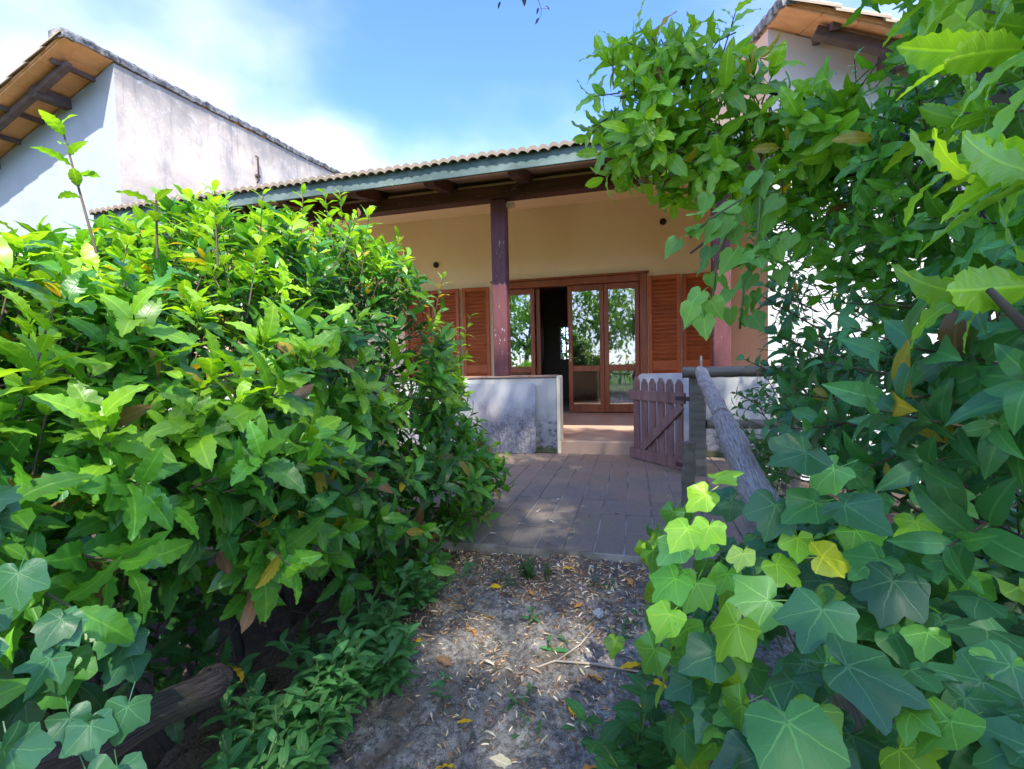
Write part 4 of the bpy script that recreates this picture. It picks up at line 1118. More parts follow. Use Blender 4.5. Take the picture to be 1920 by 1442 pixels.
# the large leaves that lie on top: place, tip direction, facing, size, colour
for q in (
    (0.283, 1.079, 0.693, -0.33, -0.59, -0.74, 0.10, -0.80, 0.59, 0.107, 0.032, 0.103, 0.061),
    (0.151, 1.105, 0.702, -0.74, -0.19, -0.64, -0.19, -0.86, 0.48, 0.080, 0.199, 0.362, 0.041),
    (0.190, 1.192, 0.720, 0.95, 0.02, 0.32, -0.31, -0.23, 0.92, 0.076, 0.227, 0.412, 0.046),
    (0.231, 1.244, 0.653, -0.90, -0.11, -0.43, -0.17, -0.80, 0.57, 0.089, 0.026, 0.089, 0.057),
    (0.351, 1.057, 0.708, -0.86, -0.31, -0.40, -0.13, -0.63, 0.77, 0.107, 0.043, 0.143, 0.048),
    (0.367, 0.963, 0.732, 0.57, -0.79, -0.23, -0.26, -0.45, 0.86, 0.112, 0.029, 0.094, 0.056),
    (0.582, 1.117, 0.727, 0.49, -0.83, -0.28, -0.30, -0.46, 0.83, 0.103, 0.146, 0.325, 0.112),
    (0.543, 1.098, 0.668, -0.05, -0.76, -0.65, -0.42, -0.57, 0.71, 0.089, 0.238, 0.432, 0.049),
    (0.334, 1.058, 0.809, -0.91, -0.25, -0.33, -0.09, -0.66, 0.75, 0.112, 0.029, 0.094, 0.055),
    (0.405, 1.114, 0.765, -0.67, 0.14, -0.73, -0.68, -0.51, 0.52, 0.103, 0.148, 0.331, 0.114),
    (0.098, 0.976, 0.666, -0.60, -0.60, -0.52, -0.03, -0.64, 0.77, 0.080, 0.220, 0.400, 0.045),
    (0.149, 1.042, 0.651, -0.35, -0.75, -0.56, -0.08, -0.57, 0.81, 0.076, 0.252, 0.459, 0.052),
    (0.158, 1.120, 0.581, -0.66, -0.60, -0.46, -0.07, -0.55, 0.83, 0.062, 0.109, 0.296, 0.044),
    (0.086, 1.024, 0.612, -0.70, -0.58, -0.42, 0.04, -0.61, 0.79, 0.085, 0.136, 0.304, 0.105),
    (0.121, 1.030, 0.532, -0.42, -0.60, -0.68, -0.03, -0.74, 0.67, 0.089, 0.091, 0.247, 0.037),
    (0.062, 0.964, 0.493, -0.57, -0.48, -0.66, -0.29, -0.63, 0.72, 0.089, 0.258, 0.469, 0.053),
    (0.078, 1.019, 0.543, -0.72, -0.36, -0.59, -0.28, -0.62, 0.73, 0.089, 0.119, 0.321, 0.048),
    (0.200, 0.976, 0.623, -0.35, -0.59, -0.72, -0.39, -0.61, 0.69, 0.054, 0.295, 0.400, 0.104),
    (0.328, 1.088, 0.622, -0.20, -0.69, -0.70, 0.04, -0.72, 0.69, 0.076, 0.203, 0.370, 0.042),
    (0.360, 1.047, 0.601, 1.00, -0.07, -0.05, -0.00, -0.67, 0.74, 0.089, 0.409, 0.409, 0.031),
    (0.286, 1.075, 0.568, 0.66, -0.62, -0.43, 0.08, -0.51, 0.86, 0.080, 0.203, 0.370, 0.042),
    (0.447, 1.120, 0.634, 0.47, -0.64, -0.61, -0.21, -0.75, 0.63, 0.089, 0.109, 0.294, 0.044),
    (0.246, 0.984, 0.532, -0.98, -0.18, -0.14, 0.05, -0.76, 0.65, 0.107, 0.141, 0.314, 0.108),
    (0.378, 1.097, 0.531, -0.64, -0.47, -0.61, -0.22, -0.65, 0.73, 0.103, 0.023, 0.077, 0.049),
    (0.306, 0.889, 0.570, -0.57, -0.69, -0.45, -0.20, -0.41, 0.89, 0.116, 0.034, 0.110, 0.065),
    (0.453, 0.984, 0.590, -0.50, -0.57, -0.65, -0.33, -0.57, 0.75, 0.116, 0.020, 0.069, 0.044),
    (0.536, 1.083, 0.490, 0.27, -0.84, -0.47, -0.39, -0.54, 0.74, 0.080, 0.257, 0.467, 0.053),
    (0.451, 1.002, 0.509, -0.27, -0.93, -0.24, -0.21, -0.19, 0.96, 0.107, 0.046, 0.153, 0.051),
    (0.642, 1.116, 0.548, -0.31, -0.52, -0.80, -0.57, -0.56, 0.59, 0.085, 0.105, 0.283, 0.042),
    (0.614, 1.103, 0.478, 0.82, 0.00, 0.57, -0.54, -0.32, 0.78, 0.080, 0.144, 0.322, 0.111),
    (0.578, 1.045, 0.464, -0.58, -0.44, -0.69, -0.40, -0.59, 0.70, 0.080, 0.224, 0.407, 0.046),
    (0.141, 0.918, 0.450, -0.85, -0.51, -0.14, 0.18, -0.53, 0.83, 0.107, 0.029, 0.094, 0.056),
    (0.299, 0.771, 0.545, 0.93, -0.33, -0.18, 0.04, -0.40, 0.92, 0.125, 0.022, 0.075, 0.048),
    (0.477, 0.955, 0.448, -0.21, -0.79, -0.57, -0.24, -0.52, 0.82, 0.116, 0.041, 0.136, 0.045),
    (0.185, 0.648, 0.533, 0.18, -0.85, -0.50, -0.17, -0.53, 0.83, 0.125, 0.043, 0.145, 0.048),
    (0.480, 0.921, 0.388, -0.14, -0.91, -0.39, -0.30, -0.33, 0.89, 0.112, 0.027, 0.088, 0.052),
    (0.291, 1.013, 0.344, -0.49, -0.49, -0.72, -0.24, -0.72, 0.66, 0.080, 0.047, 0.156, 0.052),
    (0.631, 1.003, 0.443, 0.92, -0.39, -0.01, -0.20, -0.52, 0.83, 0.098, 0.141, 0.314, 0.108),
    (0.695, 1.172, 0.328, -0.39, -0.56, -0.73, -0.27, -0.69, 0.68, 0.089, 0.052, 0.174, 0.058),
    (0.615, 0.993, 0.309, -0.79, -0.16, -0.59, -0.42, -0.56, 0.72, 0.098, 0.145, 0.324, 0.112),
    (0.211, 1.003, 0.383, -0.45, -0.71, -0.54, 0.00, -0.61, 0.80, 0.098, 0.039, 0.131, 0.044),
    (0.331, 0.839, 0.392, -0.75, -0.53, -0.40, -0.17, -0.43, 0.89, 0.116, 0.024, 0.081, 0.052),
    (0.409, 0.882, 0.360, -0.59, -0.64, -0.50, -0.27, -0.43, 0.86, 0.116, 0.043, 0.144, 0.048),
    (0.531, 0.926, 0.347, 0.13, -0.91, -0.39, -0.12, -0.40, 0.91, 0.107, 0.025, 0.084, 0.054),
    (0.153, 0.944, 0.322, -0.72, -0.57, -0.40, -0.12, -0.47, 0.88, 0.098, 0.035, 0.113, 0.067),
    (0.144, 0.972, 0.236, -0.63, -0.77, -0.13, 0.07, -0.23, 0.97, 0.085, 0.097, 0.262, 0.039),
    (0.449, 1.027, 0.612, -0.84, -0.24, -0.49, -0.28, -0.58, 0.76, 0.089, 0.049, 0.162, 0.054),
    (0.548, 1.013, 0.626, 0.26, -0.90, -0.36, -0.41, -0.44, 0.80, 0.089, 0.047, 0.157, 0.052),
    (0.657, 1.018, 0.363, 0.25, -0.79, -0.56, -0.40, -0.62, 0.68, 0.107, 0.032, 0.104, 0.062),
    (0.222, 1.052, 0.429, -0.72, -0.58, -0.39, -0.11, -0.46, 0.88, 0.089, 0.047, 0.156, 0.052),
    (0.454, 1.112, 0.409, -0.82, -0.49, -0.30, 0.01, -0.54, 0.84, 0.098, 0.022, 0.074, 0.047),
    (0.481, 0.912, 0.329, 0.61, -0.79, -0.01, -0.56, -0.45, 0.70, 0.107, 0.052, 0.173, 0.058),
    (0.259, 0.777, 0.391, 0.78, -0.62, -0.09, -0.18, -0.36, 0.91, 0.116, 0.027, 0.087, 0.052),
    (0.188, 0.823, 0.338, -0.34, -0.77, -0.54, -0.06, -0.56, 0.83, 0.116, 0.022, 0.074, 0.047),
    (0.687, 1.091, 0.470, 0.28, -0.79, -0.54, -0.39, -0.61, 0.69, 0.098, 0.024, 0.081, 0.052),
    (0.197, 1.117, 0.520, -0.43, -0.45, -0.79, -0.43, -0.66, 0.61, 0.071, 0.100, 0.271, 0.040),
    (0.462, 1.182, 0.752, 0.56, -0.51, -0.66, -0.05, -0.81, 0.58, 0.089, 0.052, 0.174, 0.058),
    (0.486, 1.133, 0.703, -0.62, -0.32, -0.72, -0.46, -0.59, 0.66, 0.089, 0.048, 0.160, 0.053),
    (0.109, 1.018, 0.322, -0.88, -0.35, -0.33, -0.09, -0.55, 0.83, 0.089, 0.032, 0.105, 0.062),
    ):
    IV.add(q[0:3], np.array(q[3:6]), np.array(q[6:9]), q[9]*0.9, np.array(q[10:13])*np.array([1.55, 1.5, 1.0]))
# hanging fringe on the path side
for i in range(52):
    y = rng.uniform(0.85, 1.75); z = rng.uniform(0.12, 0.52); x = 0.19-0.12*math.sin((y-.8)*3.2)+0.06*rng.normal()+0.08*(0.5-z)
    IV.add((x, y, z), np.array([-0.25, -0.1, -0.95])+rng.normal(0, .25, 3), np.array([-0.75, -0.55, 0.35])+rng.normal(0, .25, 3), rng.uniform(0.06, 0.095),
           (YG*0.9 if rng.random() < .5 else np.array([0.12, 0.30, 0.045]))*rng.uniform(.8, 1.15))

# ------------------------------------------------------------------ laurel tree on the right with its long branch
tree = empty('laurel_tree', (1.12, 1.3, -0.25), 'laurel tree on the right whose leafy bough reaches across the veranda roof', 'tree')
BY = cloud(tree, 'bay', 'laurel', 'bay_low')
tb = MB(); tb.tube([(1.12, 1.3, -0.3), (1.10, 1.28, 0.4), (1.06, 1.32, 0.95), (1.0, 1.42, 1.32), (0.93, 1.83, 1.66)], [0.05, 0.045, 0.04, 0.034, 0.03], 10, 0.15)
tb.build('trunk', M['bark'], tree, True)
MB().tube([(0.95, 1.72, 1.57), (0.937, 1.826, 1.644), (0.862, 2.074, 1.856), (0.706, 2.196, 2.043), (0.446, 2.291, 2.227), (0.155, 2.267, 2.248), (-0.05, 2.255, 2.21)], [0.030, 0.027, 0.022, 0.018, 0.014, 0.010, 0.006], 8, 0.12).build('branch', M['bark'], tree, True)
MB().tube([(1.0, 1.42, 1.32), (0.86, 1.5, 1.75), (0.74, 1.5, 2.1), (0.6, 1.45, 2.4)], [0.028, 0.02, 0.014, 0.008], 8, 0.12).build('branch', M['bark'], tree, True)
MB().tube([(0.93, 1.83, 1.66), (0.75, 2.3, 1.75), (0.5, 2.7, 1.72), (0.32, 2.9, 1.62)], [0.02, 0.014, 0.01, 0.006], 8, 0.12).build('branch', M['bark'], tree, True)
def blob(cl, c, r, n, L, c0, c1, bias=(0, 0, 0.3), stem=(0.08, 0.16), nl=(5, 9), up=0.45):
    c, r = np.array(c), np.array(r if hasattr(r, '__len__') else (r, r, r))
    for i in range(n):
        u = unit(rng.normal(0, 1, 3)); q = rng.uniform(0.35, 1.0)
        p = c+u*r*q
        d = u*0.7+np.array(bias)+rng.normal(0, .3, 3)
        cl.shoot(p, d, int(rng.integers(*nl)), L*rng.uniform(.85, 1.15), c0, c1, stem=rng.uniform(*stem), up=up)
for c, r, n in (((-0.02, 2.25, 2.16), (.13, .16, .17), 20), ((0.06, 2.24, 2.02), (.13, .15, .13), 16), ((0.15, 2.27, 2.33), (.12, .15, .10), 13), ((0.22, 2.26, 2.14), (.14, .18, .15), 18),
                ((0.16, 2.22, 1.90), (.13, .15, .11), 13), ((0.33, 2.28, 2.05), (.14, .16, .14), 15), ((0.42, 2.30, 2.33), (.08, .1, .10), 6), ((0.36, 2.25, 1.88), (.14, .15, .10), 12),
                ((0.52, 2.25, 2.07), (.12, .15, .10), 10), ((0.58, 2.2, 1.90), (.16, .16, .13), 16), ((0.72, 2.1, 1.85), (.16, .18, .16), 18), ((0.86, 2.0, 1.98), (.10, .2, .08), 6)):
    blob(BY, c, r, int(n*1.25), 0.112, BR*0.95, YG*0.95, bias=(-.15, -.1, -0.30), up=0.6)
for c, r, n in (((0.92, 1.55, 1.92), (.16, .25, .18), 24), ((0.74, 1.45, 2.25), (.25, .28, .22), 34), ((0.98, 1.35, 1.75), (.2, .25, .25), 26), ((0.95, 1.8, 1.65), (.2, .25, .2), 26), ((1.1, 1.2, 2.1), (.25, .3, .3), 26), ((0.6, 1.2, 2.2), (.16, .2, .13), 12),
                ((0.92, 2.1, 1.70), (.18, .22, .2), 36), ((0.73, 2.4, 1.62), (.15, .2, .16), 30), ((0.93, 1.9, 1.38), (.16, .25, .2), 34), ((0.95, 1.6, 1.30), (.16, .22, .2), 26)):
    blob(BY, c, r, n, 0.105, MD*0.9, BR*1.05, bias=(-.15, -.1, -0.1))
# ------------------------------------------------------------------ toothed laurel shoots close to the camera on the right
near = empty('laurel_shrub', (0.75, 0.62, -0.2), 'young laurel shrub at the right edge with bright yellow-green toothed leaves', 'shrub')
NL = cloud(near, 'laurel', 'laurel', 'laurel_low')
MB().tube([(0.80, 0.62, -0.3), (0.78, 0.62, 0.5), (0.70, 0.66, 1.0), (0.62, 0.66, 1.3), (0.56, 0.66, 1.55)], [0.02, 0.016, 0.012, 0.009, 0.005], 8, 0.1).build('stem', M['bark'], near, True)
for b, d, n, L, st in (((0.56, 0.64, 1.20), (-0.9, 0.25, -0.05), 9, 0.115, 0.16), ((0.55, 0.66, 1.33), (-0.8, 0.2, 0.1), 8, 0.12, 0.15), ((0.57, 0.70, 1.10), (-0.8, 0.4, -0.2), 9, 0.11, 0.15), ((0.60, 0.62, 1.42), (-0.5, 0.1, 0.6), 8, 0.11, 0.15),
                       ((0.62, 0.78, 1.25), (-0.6, 0.5, 0.1), 8, 0.11, 0.18), ((0.66, 0.85, 1.45), (-0.5, 0.5, 0.3), 8, 0.11, 0.18), ((0.60, 0.9, 1.6), (-0.5, 0.3, 0.4), 8, 0.11, 0.18), ((0.55, 0.78, 1.5), (-0.7, 0.4, 0.2), 8, 0.11, 0.15)):
    NL.shoot(b, d, n, L, BR, YG, stem=st, spread=(62, 28), up=0.5)
blob(NL, (0.72, 0.95, 1.55), (.2, .2, .25), 22, 0.10, MD, YG, bias=(-.3, 0, .2))
# ------------------------------------------------------------------ privet on the right
prv = empty('privet_shrub', (0.8, 1.0, -0.2), 'dark glossy privet shrub at the right with broad pointed leaves above the ivy', 'shrub')
PV = cloud(prv, 'privet', 'privet', 'privet_low')
MB().tube([(0.95, 1.05, -0.3), (0.85, 0.95, 0.4), (0.68, 0.85, 0.8), (0.52, 0.76, 1.0), (0.43, 0.72, 1.08)], [0.018, 0.014, 0.011, 0.008, 0.004], 8, 0.1).build('stem', M['bark'], prv, True)
PG, PG2 = np.array([0.036, 0.13, 0.05]), np.array([0.065, 0.215, 0.065])
for b, d, n, L in (((0.66, 0.98, 1.06), (-0.75, -0.1, 0.35), 9, 0.105), ((0.63, 0.90, 1.04), (-0.5, -0.3, 0.5), 8, 0.105), ((0.63, 1.02, 0.98), (-0.7, -0.2, 0.1), 9, 0.11), ((0.60, 1.04, 0.93), (-0.7, -0.2, -0.1), 9, 0.11), ((0.64, 0.86, 0.93), (-0.5, -0.3, 0.1), 9, 0.105),
                   ((0.60, 1.28, 0.95), (-0.8, 0.1, 0.15), 9, 0.085), ((0.56, 1.36, 0.88), (-0.9, 0.0, 0.1), 9, 0.085), ((0.58, 1.69, 1.0), (-0.7, -0.1, 0.35), 9, 0.08), ((0.72, 1.0, 0.90), (-0.5, -0.2, -0.1), 8, 0.09), ((0.55, 1.75, 1.12), (-0.6, -0.1, 0.35), 9, 0.08), ((0.62, 2.0, 1.2), (-0.6, -0.1, 0.3), 9, 0.08), ((0.64, 1.2, 0.82), (-0.6, -0.1, -0.3), 8, 0.09), ((0.74, 0.95, 1.14), (-0.4, -0.2, 0.4), 8, 0.085)):
    PV.shoot(b, d, n, L, PG, PG2, stem=0.16, spread=(80, 48), up=0.45)
blob(PV, (0.72, 1.25, 0.85), (.22, .4, .2), 46, 0.085, PG, PG2, bias=(-.4, -.1, .1))
blob(PV, (0.80, 1.7, 0.95), (.2, .4, .28), 50, 0.08, PG, PG2, bias=(-.4, -.1, .1))
blob(PV, (0.78, 2.35, 0.85), (.22, .35, .25), 46, 0.075, PG, PG2, bias=(-.4, -.1, .1))
blob(PV, (0.85, 2.2, 0.45), (.25, .5, .3), 40, 0.08, PG, PG2, bias=(-.4, -.1, .1))
blob(PV, (0.80, 1.3, 0.55), (.25, .35, .22), 36, 0.085, PG, PG2, bias=(-.4, -.1, .1))
blob(PV, (0.92, 3.3, 0.55), (.28, .5, .4), 60, 0.07, PG, PG2, bias=(-.4, -.1, .1))
# the tall dark privet further back, thin enough to see the white wall through it
prb = empty('privet_hedge', (1.6, 3.0, -0.2), 'tall dark privet hedge in front of the white wall on the right', 'hedge')
PB = cloud(prb, 'privet', 'privet', 'privet_low')
for i in range(1500):
    y = rng.uniform(1.2, 4.1); z = rng.uniform(0.0, 2.9)
    x = 0.47*y+0.12+abs(rng.normal(0, 0.42)); clump = mnoise.noise(Vector((x*2.3, y*2.3, z*2.3)))
    if clump < -0.12: continue
    if 0.95 < z < 2.1: x += 0.16*y-0.05
    PB.shoot((x, y, z), np.array([-0.5, -0.35, 0.35])+rng.normal(0, .45, 3), int(rng.integers(5, 8)), rng.uniform(0.06, 0.085), PG, PG2 if rng.random() < .7 else MD, stem=rng.uniform(.1, .2))
for i in range(190):
    y = rng.uniform(2.6, 3.6); z = rng.uniform(0.9, 2.3)
    x = y*rng.uniform(0.27, 0.47)
    PB.shoot((x, y, z), np.array([-0.5, -0.2, 0.3])+rng.normal(0, .5, 3), 5, rng.uniform(0.05, 0.07), PG, PG2*1.1, stem=.16)
pbm = MB()
for i in range(16):
    y = rng.uniform(1.6, 4.0); x = 0.5*y+rng.uniform(0.2, 0.7)
    pbm.tube([(x, y, -0.2), (x-.05+rng.normal(0, .05), y, .8), (x-.1+rng.normal(0, .1), y-.05, 1.7), (x-.25, y-.1, 2.6)], [0.022, 0.016, 0.011, 0.005], 6)
tag(pbm.build('branches', M['bark'], prb), kind='stuff')
# heart-leaved climber on the right veranda post
vine = empty('climbing_vine', (0.62, 2.6, 0.0), 'pale green heart-leaved climber trailing down past the right veranda post', 'vine')
VN = cloud(vine, 'heart', 'herb')
vs_ = MB()
for path in ([(0.409, 1.650, 1.627), (0.317, 1.683, 1.475), (0.264, 1.683, 1.297), (0.244, 1.650, 1.132)], [(0.330, 1.584, 1.495), (0.238, 1.617, 1.449), (0.178, 1.617, 1.396)], [(0.396, 1.650, 1.594), (0.383, 1.650, 1.396), (0.343, 1.650, 1.231), (0.330, 1.650, 1.099)], [(0.495, 1.650, 1.396), (0.396, 1.617, 1.330), (0.297, 1.584, 1.284)]):
    vs_.tube(path, 0.004, 5)
    for a, b in zip(path, path[1:]):
        for k in range(5):
            p = np.array(a)+(np.array(b)-np.array(a))*rng.random()+rng.normal(0, .025, 3)
            VN.add(p, np.array([-0.3, -0.2, -0.9])+rng.normal(0, .4, 3), np.array([-0.2, -0.8, 0.5])+rng.normal(0, .3, 3), rng.uniform(0.052, 0.078), np.array([0.14, 0.31, 0.06])*rng.uniform(.7, 1.3))
for p, d in (((0.165, 1.48, 1.16), (-.3, -.1, -.9)), ((0.20, 1.48, 1.12), (0.1, -.1, -1)), ((0.225, 1.49, 1.17), (.4, 0, -.8)), ((0.19, 1.5, 1.20), (-.5, 0, -.6))):
    VN.add(np.array(p), np.array(d), np.array([-0.1, -0.8, 0.4])+rng.normal(0, .15, 3), 0.066, np.array([0.20, 0.40, 0.08]))
vs_.build('stem', M['stem_green'], vine)

# ------------------------------------------------------------------ weeds
def weed(name, loc, label, group, kind, mat, stems, h, L, col, lean=(0, 0, 1), n=9, seed=0):
    r = np.random.default_rng(seed)
    z = float(path_z(*loc)) if loc[1] < 2.45 else 0.0
    root = empty(name, (loc[0], loc[1], z), label, 'weed', group)
    cl = cloud(root, kind, mat)
    st = MB()
    for k in range(stems):
        d = unit(np.array(lean)+r.normal(0, .35, 3)*np.array([1, 1, .4])); hh = h*r.uniform(.6, 1.1)
        b = np.array([loc[0], loc[1], z-0.01])+np.array([r.normal(0, .03), r.normal(0, .03), 0])
        st.tube([b, b+d*hh*.5, b+d*hh+np.array([0, 0, .02])], [0.0035, 0.003, 0.002], 5)
        t = np.repeat(np.linspace(.2, 1, max(2, n//2)), 2)[:n]
        for q, tt in enumerate(t):
            az = q*math.pi+ (q//2)*1.57+r.normal(0, .3)+k
            D = np.array([math.cos(az), math.sin(az), 0.25+0.5*tt])
            cl.add(b+d*hh*tt, D, np.array([0, 0, 1.0])+r.normal(0, .2, 3), L*(1.15-0.45*tt)*r.uniform(.8, 1.2), np.asarray(col)*r.uniform(.75, 1.3))
    st.build('stem', M['stem_green'], root)
    return root
HB = np.array([0.055, 0.17, 0.06])
gp_ = 'pellitory weeds along the left edge of the path'
for k, (x, y, h, s, lb) in enumerate(((-0.93, 1.92, 0.34, 7, 'leafy weed nearest the paving among those along the hedge foot'), (-1.0, 1.62, 0.30, 6, 'short leafy weed at the hedge foot beside the yellow leaf'),
    (-0.98, 1.40, 0.34, 7, 'bushy leafy weed at the middle of the hedge foot'), (-1.02, 1.18, 0.30, 7, 'leafy weed growing beside the lower end of the fallen log'),
    (-0.86, 1.12, 0.26, 6, 'small leafy weed on the stony path edge below the hedge'), (-0.92, 0.94, 0.34, 8, 'tall leafy weed in front of the fallen log'), (-0.78, 0.95, 0.22, 6, 'leafy weed at the bottom edge of the photo by the path'), (-0.72, 0.82, 0.24, 6, 'leafy weed in the bottom left corner below the fallen log'), (-0.88, 0.80, 0.2, 6, 'low leafy weed tucked right under the fallen log'), (-0.90, 1.28, 0.28, 6, 'leafy weed between the log end and the bare stones'), (-0.86, 1.50, 0.24, 6, 'low leafy weed spilling over the stones at the hedge foot'))):
    weed('weed_plant', (x-(0.06 if y > 1.3 else 0.13), y), lb, gp_, 'herb', 'herb', s+6, h, 0.088, np.array([0.08, 0.23, 0.085]), (0.30, -0.15, 0.9), 14, k)
for k, (x, y, h, s, L, lb) in enumerate(((0.05, 1.36, 0.30, 3, 0.10, 'dark broad-leaved nettle-like weed between the path and the ivy'), (-0.05, 1.27, 0.24, 3, 0.10, 'broad-leaved weed at the bottom edge of the path near the ivy'), (0.06, 1.22, 0.32, 3, 0.105, 'broad-leaved weed below the big dark ivy leaves'))):
    weed('weed_plant', (x, y), lb, 'broad-leaved weeds at the right of the path', 'nettle', 'herb', s, h, L, np.array([0.05, 0.17, 0.045]), (-0.1, -0.05, 1), 8, 20+k)
weed('weed_plant', (-0.52, 2.30), 'dense feathery green weed tuft against the paving edge', 'small weeds on the stone path', 'herb', 'herb', 13, 0.10, 0.028, np.array([0.04, 0.13, 0.03]), (0, 0, 1), 10, 40)
gs = 'small weeds on the stone path'
for k, (x, y, lb) in enumerate(((-0.62, 2.18, 'tiny weed left of the feathery tuft'), (-0.13, 2.22, 'small bright weed right of the tuft near the paving edge'), (0.0, 2.02, 'small lime-green weed near the dandelion head'), (-0.10, 1.85, 'small weed below the dandelion head'),
        (0.05, 1.72, 'upright dark weed at the end of the dry twig'), (-0.30, 1.78, 'little weed at the fork of the dry twig'), (-0.48, 1.98, 'tiny weed in the middle of the stones'), (-0.40, 1.50, 'flat round-leaved seedling in the middle of the path'),
        (-0.36, 1.36, 'small seedling left of the yellow leaf'), (-0.14, 1.42, 'small seedling right of the yellow leaf'), (-0.70, 1.50, 'small weed in a crack at the left of the path'), (-0.66, 1.12, 'small weed at the bottom left of the path'), (-0.2, 1.12, 'small weed at the bottom middle of the path'))):
    weed('weed_plant', (x, y), lb, gs, 'herb', 'herb', 2 if k != 4 else 3, 0.045 if k != 4 else 0.10, 0.048 if k != 4 else 0.05, HB*rng.uniform(.9, 1.5), (0, 0, 1), 5 if k != 4 else 9, 60+k)

realise()

# ------------------------------------------------------------------ litter on the path
def flat_matrix(x, y, z, L, tilt=0.25):
    m = Matrix.Translation((x, y, z)) @ Matrix.Rotation(random.uniform(0, 6.283), 4, 'Z') @ Matrix.Rotation(random.gauss(0, tilt), 4, 'X') @ Matrix.Rotation(random.gauss(0, tilt*.6), 4, 'Y')
    return m @ Matrix.Diagonal((L, L, L, 1))
YEL, ORG = (0.80, 0.48, 0.02), (0.66, 0.28, 0.07)
fallen = [(-0.205, 1.475, 0.062, YEL, 'largest bright yellow leaf lying on the bare stone near the bottom'), (-0.17, 1.29, 0.062, ORG, 'curled orange leaf at the bottom of the path'), (-0.62, 1.93, 0.055, YEL, 'yellow leaf on the stones left of the path middle'),
          (-0.69, 2.12, 0.04, YEL, 'small yellow leaf at the hedge shadow edge'), (-0.30, 2.33, 0.05, YEL, 'yellow leaf right of the feathery weed tuft'), (-0.05, 2.30, 0.05, ORG, 'pale orange leaf just below the paving edge'), (0.10, 2.32, 0.06, ORG, 'upright orange leaf at the right of the paving edge'),
          (0.07, 1.93, 0.05, YEL, 'yellow leaf at the right under the ivy fringe'), (-0.06, 1.70, 0.055, YEL, 'pale yellow leaf beside the dry twig'), (-0.12, 1.62, 0.05, ORG, 'orange leaf standing across the dry twig'), (0.10, 1.64, 0.05, YEL, 'torn yellow leaf at the right end of the twig'),
          (0.04, 1.55, 0.04, YEL, 'slim yellow leaf by the upright dark weed'), (-0.86, 1.68, 0.035, YEL, 'yellow leaf beneath the weeds at the hedge foot'), (-0.57, 1.37, 0.036, YEL, 'small crumpled yellow leaf at the lower left of the path'), (-0.52, 1.22, 0.042, YEL, 'yellow leaf near the bottom edge left of middle'),
          (-0.50, 2.12, 0.04, ORG, 'orange-brown leaf below the feathery weed tuft'), (-0.66, 1.80, 0.06, ORG, 'long tan leaf below the yellow leaf on the left'), (-0.27, 2.04, 0.034, ORG, 'small apricot leaf in the middle of the litter'), (-0.75, 1.62, 0.055, (0.24, 0.14, 0.09), 'brown leaf on the stones at the left'),
          (-0.43, 1.28, 0.055, (0.62, 0.52, 0.38), 'cream leaf at the bottom middle of the path'), (0.02, 1.36, 0.06, (0.06, 0.13, 0.07), 'grey-green fallen leaf at the lower right of the path'), (0.11, 2.52, 0.05, (0.34, 0.22, 0.16), 'brown leaf lying on the front paving tiles')]
for x, y, L, c, lb in fallen:
    z = (path_z(x, y) if y < 2.45 else 0.0)+0.013
    o = place('fallen_leaf', leaf_mesh('fallen', random.randrange(2), LM['dry'][0], 'fallen_leaf'), flat_matrix(x, y, z, L*1.4))
    o.color = (*c, 1); tag(o, lb, 'leaf', 'coloured leaves fallen on the path')
dry_cols = [(0.66, 0.56, 0.43), (0.42, 0.28, 0.17), (0.32, 0.18, 0.11), (0.52, 0.36, 0.24), (0.20, 0.12, 0.08), (0.72, 0.65, 0.54)]
def litter_spot():
    while True:
        x, y = rng.uniform(-1.15, 0.32), 2.45-abs(rng.normal(0, 0.62))
        if y < 0.9: continue
        dn = mnoise.noise(Vector((x*3.1, y*3.1, 8.0)))
        if y < 2.05 and dn < 0.02 and rng.random() < 0.72: continue
        return x, y
made = []
for k in range(240):
    x, y = litter_spot()
    o = place('dry_leaf', leaf_mesh('dry', random.randrange(3), LM['dry'][0], 'dry_leaf'), flat_matrix(x, y, path_z(x, y)+0.007, random.uniform(0.026, 0.05), 0.35))
    c = np.array(random.choice(dry_cols))*random.uniform(.75, 1.15); o.color = (*c, 1)
    tag(o, 'narrow dry brown leaf among the litter on the stone path', 'leaf', 'narrow dry leaves scattered on the path')
for k in range(34):
    x, y = rng.uniform(-0.95, 0.45), 2.5+abs(rng.normal(0, .55))
    if y > 4.8: continue
    o = place('dry_leaf', leaf_mesh('dry', random.randrange(3), LM['dry'][0], 'dry_leaf'), flat_matrix(x, y, 0.006, random.uniform(0.022, 0.045), 0.25))
    c = np.array(random.choice(dry_cols))*random.uniform(.8, 1.2); o.color = (*c, 1)
    tag(o, 'narrow dry leaf blown onto the terracotta paving', 'leaf', 'dry leaves on the paving')
class _R: pass
lit = Cloud(None, 'dry', 'dry')
for k in range(5200):
    x, y = litter_spot()
    lit.add((x, y, path_z(x, y)+rng.uniform(0.001, 0.007)), np.array([*rng.normal(0, 1, 2), rng.normal(0, .15)]), np.array([rng.normal(0, .4), rng.normal(0, .4), 1]), rng.uniform(0.010, 0.032), np.array(random.choice(dry_cols))*rng.uniform(.5, 1.0))
lit.pack()
V, Fc, CC, off = [], [], [], 0
for v, ids, X in lit.verts('dry', np.arange(lit.n)):
    tv, tf, tuv = T['dry'][v]
    for q, i in enumerate(ids):
        V.extend(map(tuple, X[q])); Fc.extend([tuple(off+a for a in f) for f in tf]); CC.extend([(*lit.Cc[i], 1.0)]*len(tv)); off += len(tv)
m = bpy.data.meshes.new('leaf_litter'); m.from_pydata(V, [], Fc)
m.attributes.new('tint', 'FLOAT_COLOR', 'POINT').data.foreach_set('color', np.array(CC, np.float32).ravel()); m.materials.append(LM['dry'][1])
